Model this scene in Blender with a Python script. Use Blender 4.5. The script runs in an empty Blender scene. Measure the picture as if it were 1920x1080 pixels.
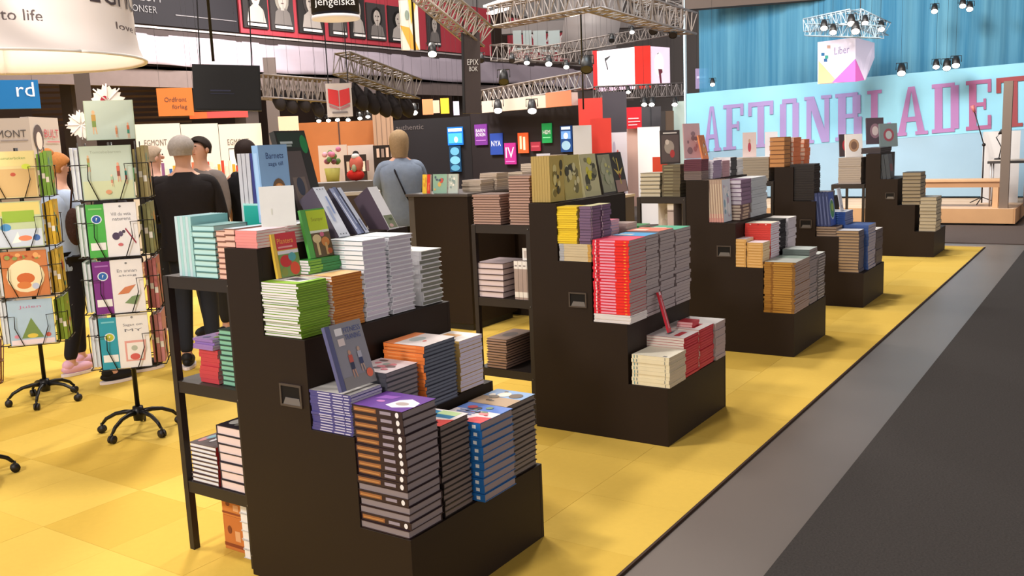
import bpy, bmesh, math, random
from mathutils import Vector, Matrix, Euler
R = math.radians
rnd = random.Random(7)
S = bpy.context.scene
C = S.collection
# ------------------------------------------------------------------ camera
FPX, YAW, PITCH, ROLL, HC = 1726.354, -0.591462, 0.158028, -0.041557, 1.65
cy, sy, cp, sp, cr, sr = math.cos(YAW), math.sin(YAW), math.cos(PITCH), math.sin(PITCH), math.cos(ROLL), math.sin(ROLL)
_f = Vector((sy*cp, cy*cp, -sp)); _r = Vector((cy, -sy, 0)); _u = _r.cross(_f)
_r2 = cr*_r + sr*_u; _u2 = -sr*_r + cr*_u
cam = bpy.data.objects.new('camera', bpy.data.cameras.new('camera')); C.objects.link(cam)
cam.data.sensor_width = 36; cam.data.lens = FPX/1920*36; cam.data.clip_end = 200
cam.matrix_world = Matrix(((_r2.x, _u2.x, -_f.x, 0), (_r2.y, _u2.y, -_f.y, 0), (_r2.z, _u2.z, -_f.z, HC), (0, 0, 0, 1)))
S.camera = cam
# ------------------------------------------------------------------ world, light, exposure
S.view_settings.view_transform = 'Standard'; S.view_settings.look = 'None'
S.view_settings.gamma = 1; S.view_settings.exposure = 0.18; S.view_settings.use_curve_mapping = False
w = bpy.data.worlds.new('hall air'); S.world = w; w.use_nodes = True
w.node_tree.nodes['Background'].inputs[0].default_value = (1.0, 0.93, 0.90, 1)
w.node_tree.nodes['Background'].inputs[1].default_value = 0.85
def lamp(name, loc, tgt, power, size, col=(1, .93, .86), kind='AREA', cone=60):
    d = bpy.data.lights.new(name, kind); d.energy = power; d.color = col
    if kind == 'AREA': d.size = size
    else: d.shadow_soft_size = size; d.spot_size = R(cone); d.spot_blend = .6
    o = bpy.data.objects.new(name, d); C.objects.link(o); o.location = loc
    o.rotation_euler = (Vector(tgt)-Vector(loc)).to_track_quat('-Z', 'Y').to_euler()
    return o
lamp('hall_and_fill_lamp', (-5.2, 1.6, 7.5), (-2.6, 3.2, 0), 250, .7)
lamp('hall_and_fill_lamp', (-3.0, -3.5, 5.5), (-2.6, 3.0, 1.0), 290, .8)
lamp('hall_and_fill_lamp', (-6.5, 5.5, 7.5), (-4.0, 5.5, 0), 200, .8)
lamp('hall_and_fill_lamp', (-4.2, 9.5, 7.5), (-2.0, 8.5, 0), 260, .8)
lamp('hall_and_fill_lamp', (-9.5, 9.0, 7.5), (-9.0, 9.0, 0), 320, 1.2)
lamp('hall_and_fill_lamp', (-13, 14, 6.0), (-15, 11, 1.2), 900, 1.0)
lamp('hall_and_fill_lamp', (-9, 17, 8.6), (-17, 18, 4.5), 520, 2.0)  # added fill to brighten the farther gallery, no known fixture
lamp('hall_and_fill_lamp', (-7, 6, 8.8), (-17, 11, 4.5), 400, 2.0)  # added fill for the nearer stretch of the gallery
lamp('hall_and_fill_lamp', (-6, 26, 8.8), (-8, 34, 4.5), 900, 2.5)  # added fill so the far wall does not stay dark
lamp('hall_and_fill_lamp', (-11, 13, 6.0), (-10, 20, 1.5), 300, 1.0)  # added fill to lift the dark booths in the background
lamp('stage_lamp', (-3.5, 14.2, 5.0), (-3.0, 18, 1.5), 240, 1.2)
lamp('stage_lamp', (-7.0, 13.0, 6.0), (-6.0, 18, 2.5), 260, 1.2, (.75, .9, 1))
# ------------------------------------------------------------------ pixel -> place on a known plane (used for far things)
def ray(x, y): return _r2*((x-960)/FPX) - _u2*((y-540)/FPX) + _f
def A(x, y, X=None, Y=None, z=None, d=None):
    v = ray(x, y)
    t = X/v.x if X is not None else Y/v.y if Y is not None else (z-HC)/v.z if z is not None else d/math.hypot(v.x, v.y)
    return Vector((v.x*t, v.y*t, HC+v.z*t))
# ------------------------------------------------------------------ materials
def lin(h):
    h = h.lstrip('#'); c = [int(h[i:i+2], 16)/255 for i in (0, 2, 4)]
    return tuple(((x+.055)/1.055)**2.4 if x > .04045 else x/12.92 for x in c)+(1,)
MC = {}
def mat(h, rough=.6, emit=0, metal=0, var=0.0, scale=8.0, lines=0, bump=0, alpha=1):
    k = (h, rough, emit, metal, var, scale, lines, bump, alpha)
    if k in MC: return MC[k]
    m = bpy.data.materials.new('m'+h.strip('#')); m.use_nodes = True; n = m.node_tree; MC[k] = m
    b = n.nodes['Principled BSDF']; b.inputs['Base Color'].default_value = lin(h); b.inputs['Roughness'].default_value = rough
    b.inputs['Metallic'].default_value = metal; b.inputs['Alpha'].default_value = alpha
    if rough > .55: b.inputs['Specular IOR Level'].default_value = .25
    if emit: b.inputs['Emission Color'].default_value = lin(h); b.inputs['Emission Strength'].default_value = emit
    if var or bump or lines:
        tc = n.nodes.new('ShaderNodeTexCoord')
        if lines:
            t = n.nodes.new('ShaderNodeTexWave'); t.bands_direction = 'Z'; t.inputs['Scale'].default_value = lines; t.inputs['Distortion'].default_value = 1.5
            t.inputs['Detail'].default_value = 2; fac = t.outputs['Fac']
        else:
            t = n.nodes.new('ShaderNodeTexNoise'); t.inputs['Scale'].default_value = scale; t.inputs['Detail'].default_value = 4; fac = t.outputs['Fac']
        n.links.new(tc.outputs['Object'], t.inputs['Vector'])
        if var or lines:
            r = n.nodes.new('ShaderNodeMapRange'); v = var or .12
            r.inputs['To Min'].default_value = 1-v; r.inputs['To Max'].default_value = 1+v
            n.links.new(fac, r.inputs['Value'])
            mx = n.nodes.new('ShaderNodeVectorMath'); mx.operation = 'SCALE'; mx.inputs[0].default_value = lin(h)[:3]
            n.links.new(r.outputs[0], mx.inputs['Scale']); n.links.new(mx.outputs[0], b.inputs['Base Color'])
        if bump:
            bp = n.nodes.new('ShaderNodeBump'); bp.inputs['Strength'].default_value = bump; bp.inputs['Distance'].default_value = .01
            n.links.new(fac, bp.inputs['Height']); n.links.new(bp.outputs[0], b.inputs['Normal'])
    return m
def page(h): return mat(h, .85, lines=260, var=.10)
BLACK = mat('#261a12', .58, var=.06, scale=3)
BLACK2 = mat('#1a1411', .5)
METAL = mat('#8d8a88', .35, metal=.8)
# ------------------------------------------------------------------ mesh builder
class MB:
    def __init__(s): s.v = []; s.f = []; s.m = []; s.mats = []; s.sm = []
    def mi(s, m):
        if m not in s.mats: s.mats.append(m)
        return s.mats.index(m)
    def add(s, vs, fs, m, smooth=False):
        o = len(s.v); s.v += [tuple(v) for v in vs]; i = s.mi(m)
        for f in fs: s.f.append(tuple(o+a for a in f)); s.m.append(i); s.sm.append(smooth)
    def box(s, a, b, m):
        x0, y0, z0 = a; x1, y1, z1 = b
        s.add([(x0,y0,z0),(x1,y0,z0),(x1,y1,z0),(x0,y1,z0),(x0,y0,z1),(x1,y0,z1),(x1,y1,z1),(x0,y1,z1)],
              [(0,3,2,1),(4,5,6,7),(0,1,5,4),(1,2,6,5),(2,3,7,6),(3,0,4,7)], m); return s
    def prism(s, pts, ext, m):      # planar polygon (3D points) extruded by vector
        n = len(pts); e = Vector(ext); p = [Vector(q) for q in pts]
        s.add(p+[q+e for q in p], [tuple(range(n))[::-1], tuple(range(n, 2*n))]+[(i, (i+1) % n, n+(i+1) % n, n+i) for i in range(n)], m); return s
    def poly(s, pts, m): s.add(pts, [tuple(range(len(pts)))], m); return s
    def tube(s, pts, r, m, n=8, cap=True):
        pts = [Vector(p) for p in pts]; rs = r if isinstance(r, (list, tuple)) else [r]*len(pts); vs = []; N = len(pts)
        for i, p in enumerate(pts):
            t = (pts[min(i+1, N-1)]-pts[max(i-1, 0)]).normalized()
            a = Vector((0, 0, 1)) if abs(t.z) < .9 else Vector((1, 0, 0)); u = t.cross(a).normalized(); v = t.cross(u)
            vs += [p+rs[i]*(math.cos(2*math.pi*k/n)*u+math.sin(2*math.pi*k/n)*v) for k in range(n)]
        fs = [(i*n+k, i*n+(k+1) % n, (i+1)*n+(k+1) % n, (i+1)*n+k) for i in range(N-1) for k in range(n)]
        if cap: fs += [tuple(range(n))[::-1], tuple(range((N-1)*n, N*n))]
        s.add(vs, fs, m, n > 5); return s
    def ball(s, c, r, m, nu=12, nv=8):
        r = (r, r, r) if not isinstance(r, (tuple, list)) else r; vs = []; 
        for j in range(nv+1):
            ph = math.pi*j/nv
            for i in range(nu):
                th = 2*math.pi*i/nu; vs.append((c[0]+r[0]*math.sin(ph)*math.cos(th), c[1]+r[1]*math.sin(ph)*math.sin(th), c[2]+r[2]*math.cos(ph)))
        s.add(vs, [(j*nu+i, (j+1)*nu+i, (j+1)*nu+(i+1) % nu, j*nu+(i+1) % nu) for j in range(nv) for i in range(nu)], m, True); return s
    def lathe(s, prof, c, m, n=32, a0=0, a1=2*math.pi):
        vs = [(c[0]+r*math.cos(a0+(a1-a0)*k/n), c[1]+r*math.sin(a0+(a1-a0)*k/n), c[2]+z) for r, z in prof for k in range(n+1)]
        s.add(vs, [(j*(n+1)+k, j*(n+1)+k+1, (j+1)*(n+1)+k+1, (j+1)*(n+1)+k) for j in range(len(prof)-1) for k in range(n)], m, True); return s
    def mesh(s, name):
        me = bpy.data.meshes.new(name); me.from_pydata(s.v, [], s.f)
        for m in s.mats: me.materials.append(m)
        me.polygons.foreach_set('material_index', s.m); me.polygons.foreach_set('use_smooth', s.sm); me.update(); return me
    def build(s, name, parent=None, loc=(0, 0, 0), rot=(0, 0, 0), bevel=0):
        o = bpy.data.objects.new(name, s.mesh(name)); C.objects.link(o); o.location = loc; o.rotation_euler = rot
        if parent: o.parent = parent
        if bevel:
            b = o.modifiers.new('bevel', 'BEVEL'); b.width = bevel; b.segments = 2; b.limit_method = 'ANGLE'
        return o
def inst(name, me, parent=None, loc=(0, 0, 0), rot=(0, 0, 0)):
    o = bpy.data.objects.new(name, me); C.objects.link(o); o.location = loc; o.rotation_euler = rot
    if parent: o.parent = parent
    return o
def empty(name, loc=(0, 0, 0), rot=(0, 0, 0), parent=None):
    o = bpy.data.objects.new(name, None); C.objects.link(o); o.location = loc; o.rotation_euler = rot; o.empty_display_size = .1
    if parent: o.parent = parent
    return o
def tag(o, label, cat, group=None, kind=None):
    o['label'] = label; o['category'] = cat
    if group: o['group'] = group
    if kind: o['kind'] = kind
    return o
def struct(o): o['kind'] = 'structure'; return o
def copy_tree(o, parent=None):
    c = o.copy(); C.objects.link(c); c.parent = parent
    for ch in o.children: copy_tree(ch, c)
    return c
# ------------------------------------------------------------------ flat print: shapes in 0..1 of a w x h face
TXT = {}
def textmesh(s):
    if s not in TXT:
        cu = bpy.data.curves.new('t', 'FONT'); cu.body = s; cu.resolution_u = 2; o = bpy.data.objects.new('t', cu); C.objects.link(o)
        bpy.context.view_layer.update(); me = o.to_mesh()
        vs = [v.co.copy() for v in me.vertices]; fs = [tuple(p.vertices) for p in me.polygons]; o.to_mesh_clear(); bpy.data.objects.remove(o)
        xs = [v.x for v in vs] or [0, 1]; ys = [v.y for v in vs] or [0, 1]
        TXT[s] = ([((v.x-min(xs))/(max(xs)-min(xs)), (v.y-min(ys))/(max(ys)-min(ys) or 1)) for v in vs], fs)
    return TXT[s]
def art(name, parent, w, h, shapes, T, step=.0004, emit=0):
    mb = MB(); k = 1; done = []
    for s in shapes:
        t = s[0]; c = s[-1]; m = c if not isinstance(c, str) else mat(c, .5, emit)
        k += 1; zz = step*(1+k*.5)
        P = lambda u, v: T @ Vector((u*w, v*h, zz))
        if t == 'r': mb.poly([P(s[1], s[2]), P(s[3], s[2]), P(s[3], s[4]), P(s[1], s[4])], m)
        elif t == 'e': mb.poly([P(s[1]+s[3]*math.cos(a*math.pi/8), s[2]+s[4]*math.sin(a*math.pi/8)) for a in range(16)], m)
        elif t == 'p': mb.poly([P(u, v) for u, v in s[1]], m)
        elif t == 't':
            vs, fs = textmesh(s[1]); x, y, tw, th = s[2:6]
            mb.add([P(x+u*tw, y+v*th) for u, v in vs], fs, m)
    return mb.build(name, parent)
def figure(cx, cy, s, skin, top, low, ar=1.0):   # small printed person
    a = s*ar
    return [('e', cx, cy+.42*s, .09*a, .09*s, skin), ('r', cx-.12*a, cy+.05*s, cx+.12*a, cy+.33*s, top), ('r', cx-.11*a, cy-.2*s, cx+.11*a, cy+.06*s, low),
            ('p', [(cx-.1*a, cy-.2*s), (cx-.02*a, cy-.2*s), (cx-.04*a, cy-.5*s), (cx-.09*a, cy-.5*s)], skin), ('p', [(cx+.02*a, cy-.2*s), (cx+.1*a, cy-.2*s), (cx+.15*a, cy-.5*s), (cx+.09*a, cy-.5*s)], skin)]
def blobs(seed, pal, n, lo=.05, hi=.16, box=(.08, .08, .92, .92)):
    q = random.Random(seed); o = []
    for i in range(n):
        rx = q.uniform(lo, hi); ry = rx*q.uniform(.5, 1.1); x0, y0, x1, y1 = box
        rx = min(rx, (x1-x0)/2.1); ry = min(ry, (y1-y0)/2.1)
        o.append(('e', q.uniform(x0+rx, x1-rx), q.uniform(y0+ry, y1-ry), rx, ry, q.choice(pal)))
    return o
def lines(seed, x0, x1, y0, y1, n, c, frac=.5):
    q = random.Random(seed); hh = (y1-y0)/n
    return [('r', x0, y0+i*hh, x0+(x1-x0)*q.uniform(.6, 1), y0+i*hh+hh*frac, c) for i in range(n)]
# ------------------------------------------------------------------ books
BK = {}
ORD = ['bottom', 'second', 'third', 'fourth', 'fifth', 'sixth', 'seventh', 'eighth', 'ninth', 'tenth', 'eleventh', 'twelfth', 'thirteenth', 'fourteenth', 'fifteenth']
def ordi(i, n):
    if i == 0: return 'lowest of all'
    if i == n-1: return 'topmost'
    return ORD[i]+' from bottom' if i < n/2 else ORD[n-1-i]+' from top'
def book_meshes(w, d, t, side, cover, pg, soft):
    """lying book, w along x, d along y, origin at centre of base; spine on one side"""
    k = (round(w, 3), round(d, 3), round(t, 4), side, cover, pg, soft)
    if k in BK: return BK[k]
    rot = {'-y': 0, '+x': 1, '+y': 2, '-x': 3}[side]; W, D = (w, d) if rot % 2 == 0 else (d, w)
    c = min(.0022, t*.13) if not soft else min(.0008, t*.1); ins = .0035 if not soft else .0006
    a = MB(); a.box((-W/2, -D/2, 0), (W/2, D/2, c), cover); a.box((-W/2, -D/2, t-c), (W/2, D/2, t), cover)
    a.box((-W/2, -D/2, c), (W/2, -D/2+c*1.2, t-c), cover)
    b = MB(); b.box((-W/2+ins, -D/2+c*1.2, c), (W/2-ins, D/2-ins, t-c), pg)
    for q in (a, b):
        for _ in range(rot): q.v = [(-y, x, z) for x, y, z in q.v]
    BK[k] = (a.mesh('book'), b.mesh('page_block'), rot, W, D); return BK[k]
QUEUE = []
def stack(*a, **k): QUEUE.append((a, k))
def _stack(label, group, x0, x1, y0, y1, z0, z1, n, side, cover, pg, spine=None, top=None, toplabel=None, soft=False, jit=.003, flips=(), parts=True, gen=None, rest=None):
    w, d, t = x1-x0-2*jit, y1-y0-2*jit, (z1-z0)/n
    cm = mat(cover, .45, var=.05, scale=20); pm = page(pg); opp = {'-y': '+y', '+y': '-y', '+x': '-x', '-x': '+x'}; nm = 'paperback' if soft else 'book'
    sc = {}
    for i in range(n):
        sd = opp[side] if i in flips else side
        a, b, rot, W, D = book_meshes(w, d, t*.965, sd, cm, pm, soft)
        loc = ((x0+x1)/2+rnd.uniform(-jit, jit), (y0+y1)/2+rnd.uniform(-jit, jit), z0+i*t); rz = R(rnd.uniform(-.9, .9))
        joined = rest is not None and i < n-1
        if joined:
            M_ = Matrix.Translation(loc) @ Matrix.Rotation(rz, 4, 'Z')
            for me, m in ((a, cm), (b, pm)): rest.add([M_ @ v.co for v in me.vertices], [tuple(p.vertices) for p in me.polygons], m)
            if spine:
                T = M_ @ Matrix.Rotation(R(90*rot), 4, 'Z') @ Matrix.Translation((-W/2, -D/2, 0)) @ Matrix.Rotation(R(90), 4, 'X')
                for q in spine:
                    if q[0] == 'r': rest.poly([T @ Vector((u*W, v*t*.965, .0006)) for u, v in ((q[1], q[2]), (q[3], q[2]), (q[3], q[4]), (q[1], q[4]))], mat(q[-1], .5))
            continue
        o = inst(nm, a, None, loc, (0, 0, rz))
        tag(o, label+', '+ordi(i, n), 'book', group)
        if parts: inst('page_block', b, o)
        if spine and i not in flips:
            if 's' not in sc:
                T = Matrix.Rotation(R(90*rot), 4, 'Z') @ Matrix.Translation((-W/2, -D/2, 0)) @ Matrix.Rotation(R(90), 4, 'X')
                sp_ = art('spine_print', o, W, t*.965, spine, T, .0003); sc['s'] = sp_.data
            else: inst('spine_print', sc['s'], o)
        if i == n-1 and top:
            T = Matrix.Rotation(R(90*rot), 4, 'Z') @ Matrix.Translation((-W/2, -D/2, t*.965))
            art('cover_print', o, W, D, top, T, .0004)
            o['label'] = toplabel or ('topmost ' + label)
def flush_stacks():
    for soft, cap, nm, lb in ((True, 285, 'paperback', 'remaining thin paperbacks and booklets lying under the topmost ones in the farther stacks'), (False, 275, 'book', 'remaining hardback books lying under the topmost ones in the farther stacks')):
        qs = [q for q in QUEUE if bool(q[1].get('soft')) == soft]
        def size(q):
            a = q[0]; n = a[8]; dd = math.hypot(a[2], a[4]); return (a[7]-a[6])/n/dd
        qs.sort(key=size, reverse=True); used = len(qs); rest = MB()
        for a, k in qs:
            if used+a[8]-1 <= cap: used += a[8]-1; _stack(*a, **k)
            else: _stack(*a, rest=rest, **k)
        if rest.v: tag(rest.build(nm), lb, 'book', None, 'stuff')
UB = {}
def upright(label, group, x, y, z, w, h, t, tilt, cover, pg='#e8e0d8', shapes=None, yaw=90, spine=None, soft=False, name=None, cat='book'):
    """standing book: left-bottom-front corner at x,y,z; cover looks along +X for yaw 90; leans back by tilt"""
    cm = mat(cover, .45, var=.05, scale=20); c = .0022 if not soft else .001; ins = .0035 if not soft else .0008
    a = MB(); a.box((0, 0, 0), (w, c, h), cm); a.box((0, t-c, 0), (w, t, h), cm); a.box((0, c, 0), (c, t-c, h), cm)
    Mx = Matrix.Translation((x, y, z)) @ Matrix.Rotation(R(yaw), 4, 'Z') @ Matrix.Rotation(R(-tilt), 4, 'X')
    o = a.build(name or ('paperback' if soft else 'book')); o.matrix_world = Mx
    MB().box((c, c, ins), (w-ins, t-c, h-ins), page(pg)).build('page_block', o)
    if shapes: art('cover_print', o, w, h, shapes, Matrix.Rotation(R(90), 4, 'X'), .0004)
    if spine: art('spine_print', o, t, h, spine, Matrix.Translation((0, t, 0)) @ Matrix.Rotation(R(-90), 4, 'Z') @ Matrix.Rotation(R(90), 4, 'X'), .0004)
    return tag(o, label, cat, group)
# ================================================================== SETTING
fl = MB(); fl.box((-30, -6, -.2), (14, 45, -.012), mat('#6b625c', .35, var=.10, scale=1.5)); floor = struct(fl.build('floor'))
XE = -1.543; TS = .5
tm = [mat(h, .95, var=.04, scale=30, bump=.15) for h in ('#d4b04c', '#d8b551', '#cfab47', '#dab855')]
tiles = []
for i in range(46):
    for j in range(26):
        x1 = XE-i*TS; y0 = .6+j*TS; tiles.append((math.hypot(x1-.25, y0+.25), x1, y0))
def vis(x, y):
    v = Vector((x, y, -HC)); d = v.dot(_f)
    if d < .5: return False
    px = 960+FPX*v.dot(_r2)/d; py = 540-FPX*v.dot(_u2)/d
    return -80 < px < 2000 and 300 < py < 1200
near = sorted(t for t in tiles if vis(t[1]-.25, t[2]+.25))[:300]; ns = set(near)
tme = []
for m in tm:
    q = MB(); e = .0006; q.box((-TS+e, e, -.012), (-e, TS-e, 0), m); tme.append(q.mesh('carpet_tile'))
for d, x1, y0 in near:
    inst('carpet_tile', rnd.choice(tme), floor, (x1, y0, rnd.uniform(-.0006, 0)))
q = MB()
for t in tiles:
    if t not in ns: q.box((t[1]-TS+.002, t[2]+.002, -.012), (t[1]-.002, t[2]+TS-.002, 0), rnd.choice(tm))
o = q.build('carpet_tile', floor); o['kind'] = 'stuff'
MB().box((XE+.001, .2, -.012), (XE+.012, 13.62, .001), mat('#3a2518', .6)).build('carpet_edge', floor)
MB().box((-24, 13.61, -.012), (XE+.01, 13.68, .001), mat('#b99a72', .6)).build('carpet_edge', floor)
MB().box((-1.06, -4, -.012), (9, 14.0, 0), mat('#3c3836', .98, var=.35, scale=90, bump=.6)).build('aisle_carpet', floor)
MB().box((-24, 14.05, -.012), (9, 16.5, 0), mat('#564a45', .95, var=.10, scale=40, bump=.3)).build('aisle_carpet', floor)
struct(MB().box((-26.2, -6, 0), (-26, 45, 10), mat('#66544c', .9, var=.2, scale=.6)).build('wall_left'))
struct(MB().box((-26, 41, 0), (14, 41.2, 10), mat('#7d7573', .9, var=.15, scale=.5)).build('wall_back'))
struct(MB().box((-26, -6, 9.5), (14, 45, 9.7), mat('#6a6060', .9, var=.15, scale=.4)).build('ceiling'))
# ================================================================== DISPLAY UNITS
PROF = [(0, 0), (.83, 0), (.83, .32), (.60, .32), (.60, .65), (.39, .65), (.39, .98), (.18, .98), (.18, 1.30), (0, 1.30)]
DEP = .85
def display_unit(x, y, label):
    r = empty('display_unit', (x, y, 0))
    for y0 in (0, DEP-.018):
        MB().prism([(px, y0, pz) for px, pz in PROF], (0, .018, 0), BLACK).build('side_panel', r, bevel=.0015)
    for x0, x1, z in ((.605, .829, .32), (.395, .599, .65), (.185, .389, .98), (.001, .179, 1.30)):
        MB().box((x0-.004, .018, z-.02), (x1, DEP-.018, z-.0005), BLACK).build('tread', r)
    for x1, z0, z1 in ((.829, 0, .30), (.599, .32, .63), (.389, .65, .96), (.179, .98, 1.28)):
        MB().box((x1-.018, .018, z0+.0005), (x1, DEP-.018, z1), BLACK).build('riser', r)
    MB().box((.001, .018, .001), (.015, DEP-.018, 1.279), BLACK).build('back_panel', r)
    h = MB(); fx, fz, fw, fh = .245, .725, .112, .085; b = .008
    for a, c in (((fx, fz), (fx+fw, fz+b)), ((fx, fz+fh-b), (fx+fw, fz+fh)), ((fx, fz), (fx+b, fz+fh)), ((fx+fw-b, fz), (fx+fw, fz+fh))):
        h.box((a[0], -.006, a[1]), (c[0], -.0003, c[1]), mat('#4a3f38', .4))
    hh = h.build('recessed_handle', r)
    MB().box((fx+b, -.002, fz+b), (fx+fw-b, -.0005, fz+fh-b), mat('#14100e', .7)).build('recess_shade_plate', hh)  # flat dark plate paints the shade of the hollow; no hole is cut
    MB().prism([(fx+.014, -.0025, fz+b), (fx+fw-b, -.0025, fz+b), (fx+fw-.014, -.0025, fz+.034), (fx+.028, -.0025, fz+.034)], (0, -.002, 0), mat('#6f6a68', .3)).build('finger_lip', hh)
    return tag(r, label, 'display stand', 'stepped book display stands in a row')
UY = [2.25, 4.37, 6.6, 8.72, 12.4]; UX = -2.80
names = ['black stepped display stand nearest the viewer, purple books on its lowest step', 'second black stepped display stand from the front, red spiral stack on its second step',
         'third black stepped display stand from the front, gold stack on its bottom step', 'fourth black stepped display stand, blue books on its lower steps', 'farthest black stepped display stand, before the wooden platform']
u0 = display_unit(UX, UY[0], names[0])
for y, nme in list(zip(UY, names))[1:]:
    c = copy_tree(u0); c.location = (UX, y, 0); c['label'] = nme
# open shelving racks behind the stands
def rack(y, label):
    r = empty('shelf_rack', (-3.23, y+.03, 0)); RM = mat('#241a15', .55)
    for px in (0, .385):
        for py in (0, .76):
            p = MB(); p.box((px, py, 0), (px+.028, py+.03, 1.17), RM); p.build('post', r)
    for z in (1.17, .735, .305):
        s = MB(); s.box((.004, .003, z-.048), (.409, .787, z-.006), RM); s.box((.003, .002, z-.006), (.41, .788, z+.001), RM); s.build('shelf', r)
    for z in (1.15, .70, .27, .06): 
        MB().ball((.399, -.002, z), .0045, METAL, 6, 4).build('bolt', r)
    return tag(r, label, 'shelf rack', 'open shelf racks behind the stepped stands')
r0 = rack(2.25, 'black open shelf rack behind the nearest stepped stand, teal books on top')
for y, l in ((4.37, 'black open shelf rack behind the second stepped stand, brown-paged stacks on top'), (6.6, 'black open shelf rack behind the third stepped stand'), (8.72, 'black open shelf rack behind the fourth stepped stand')):
    c = copy_tree(r0); c.location = (-3.23, y+.03, 0); c['label'] = l
# ================================================================== BOOKS, UNIT 1
G = '#9a8f92'  # page tones on the lowest step are darkened to put its shade into colour
sp = [('r', .03, .25, .48, .8, '#9a6238'), ('r', .05, .4, .45, .55, '#c08a50'), ('r', .56, .3, .78, .72, '#9a8f9e'), ('e', .90, .5, .035, .36, '#f0eef0')]
stack('dark purple hardback in the tall front corner stack', 'purple hardbacks at the front corner', -2.205, -1.972, 2.252, 2.44, .322, .772, 16, '-y', '#2b1720', '#8f8385', spine=sp,
      top=[('r', 0, 0, 1, 1, '#6c3f9c'), ('p', [(.5, .25), (.7, .15), (1, .35), (.95, .6), (.7, .75), (.55, .6)], '#f2ecf4'), ('e', .72, .42, .12, .1, '#b9a9a4'), ('p', [(.1, .5), (.4, .6), (.45, .8), (.15, .75)], '#9a5fc0'), ('e', .3, .4, .08, .06, '#c77fc4')],
      toplabel='purple-covered hardback with a white splash, topmost of the front corner stack', flips=(5, 3, 2, 0))
stack('dark hardback in the stack behind the purple ones', 'dark hardbacks on the lowest step', -2.2, -1.976, 2.45, 2.63, .322, .665, 16, '-y', '#241c1a', '#7a6b64', top=[('r', 0, 0, 1, 1, '#efe6e4'), ('p', [(.3, 0), (1, 0), (1, .5), (.6, .3)], '#d9423a'), ('r', .1, .5, .9, .9, '#2d7fae'), ('r', .5, .7, .9, .95, '#bfd9a0')], toplabel='white and red covered book topping the dark stack beside the purple stack')
stack('blue-spined hardback with white mark on nearest stand', 'blue-spined hardbacks', -2.15, -1.934, 2.64, 2.86, .322, .628, 10, '-y', '#2467a8', '#9a8a88', spine=[('r', 0, 0, 1, 1, '#1f6fbd'), ('r', .82, .25, .9, .7, '#f4f8fc'), ('e', .7, .5, .03, .3, '#cfe2f4')],
      top=[('r', 0, 0, 1, 1, '#f3e9ec'), ('r', 0, .62, 1, 1, '#5f86d6'), ('p', [(.5, 0), (1, 0), (1, .35), (.7, .3)], '#e0555a')]+blobs(3, ['#cf4a52', '#ee9999', '#7f9a80', '#4d4a50'], 12, .03, .1)+lines(5, .15, .6, .2, .6, 4, '#7a8fc9'), toplabel='white, pink and blue covered hardback topping the blue-spined stack')
stack('brown-edged hardback behind the blue-spined stack', 'brown-edged hardbacks', -2.17, -1.976, 2.87, 3.085, .322, .622, 14, '-y', '#3a302c', '#86796f', top=[('r', 0, 0, 1, 1, '#b79a7a'), ('r', 0, .5, 1, 1, '#8fb0d8')]+blobs(4, ['#6b5a48', '#e8e0d0', '#6f8fb8'], 8), toplabel='tan and blue covered book at the far end of the lowest step')
stack('slim violet-spined booklet with white stripes, second step', 'violet-spined booklets', -2.41, -2.205, 2.252, 2.42, .652, .800, 15, '-y', '#4b4786', '#b9b4c4', spine=[('r', .2, .25, .95, .7, '#c9c6de'), ('r', .5, .1, .56, .9, '#55508f'), ('r', .8, .1, .83, .9, '#55508f')], soft=True, top=[('r', 0, 0, 1, 1, '#b9b6b4'), ('p', [(0, .2), (1, .5), (1, .7), (0, .4)], '#d8d5d2')], toplabel='grey-topped booklet under the standing grey runners book')
run = [('r', 0, 0, .12, 1, '#565a86'), ('r', .22, .82, .42, .93, '#f0eeee'), ('r', .24, .66, .42, .77, '#e8d8d2'), ('t', 'FITNESS', .46, .84, .48, .08, '#4b5b96'), ('t', 'TRANING', .46, .73, .44, .08, '#4b5b96'), ('r', .12, 0, 1, .18, '#8a8784')]
run += figure(.46, .36, .42, '#c99a80', '#d05a48', '#2c3350', 1.1)+figure(.72, .4, .38, '#c4a590', '#b9b9c4', '#2f3b66', 1.2)+[('e', .86, .16, .09, .07, '#f0704c')]
upright('grey fitness cover with two runners, leaning on the violet booklets', None, -2.235, 2.243, .812, .178, .235, .016, 16, '#8f8e96', shapes=run, spine=[('r', 0, 0, 1, 1, '#5a5c88')])
stack('grey book lying beside the leaning runners cover', 'grey books under the runners cover', -2.39, -2.2, 2.43, 2.62, .652, .838, 10, '-y', '#4a4a52', '#8b8488', top=[('r', 0, 0, 1, 1, '#d9ccd0')]+blobs(8, ['#d07f8a', '#8fa5a0', '#b9b0a8', '#74686c'], 10), toplabel='pink and grey patterned cover beside the runners book')
stack('orange-spined book with grey pages on the second step', 'orange-spined books', -2.385, -2.178, 2.63, 2.835, .652, .898, 17, '-y', '#3c4150', '#757a86', spine=[('r', 0, 0, 1, 1, '#f08038'), ('r', .1, .4, .8, .6, '#f7a565')], top=[('r', 0, 0, 1, 1, '#e9dedb'), ('r', 0, 0, .25, 1, '#f0905a'), ('e', .45, .5, .15, .2, '#b8c0bf'), ('e', .7, .4, .04, .05, '#d05545')], toplabel='pale cover with orange edge topping the orange-spined stack')
stack('white-paged paperback at the end of the second step', 'white-paged paperbacks', -2.37, -2.205, 2.885, 3.05, .652, .862, 13, '-y', '#d9b468', '#d5ccdb', top=[('r', 0, 0, 1, 1, '#f1e9e2'), ('r', .1, .1, .6, .7, '#e0a868')], toplabel='cream and orange cover at the end of the second step', soft=True)
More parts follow.
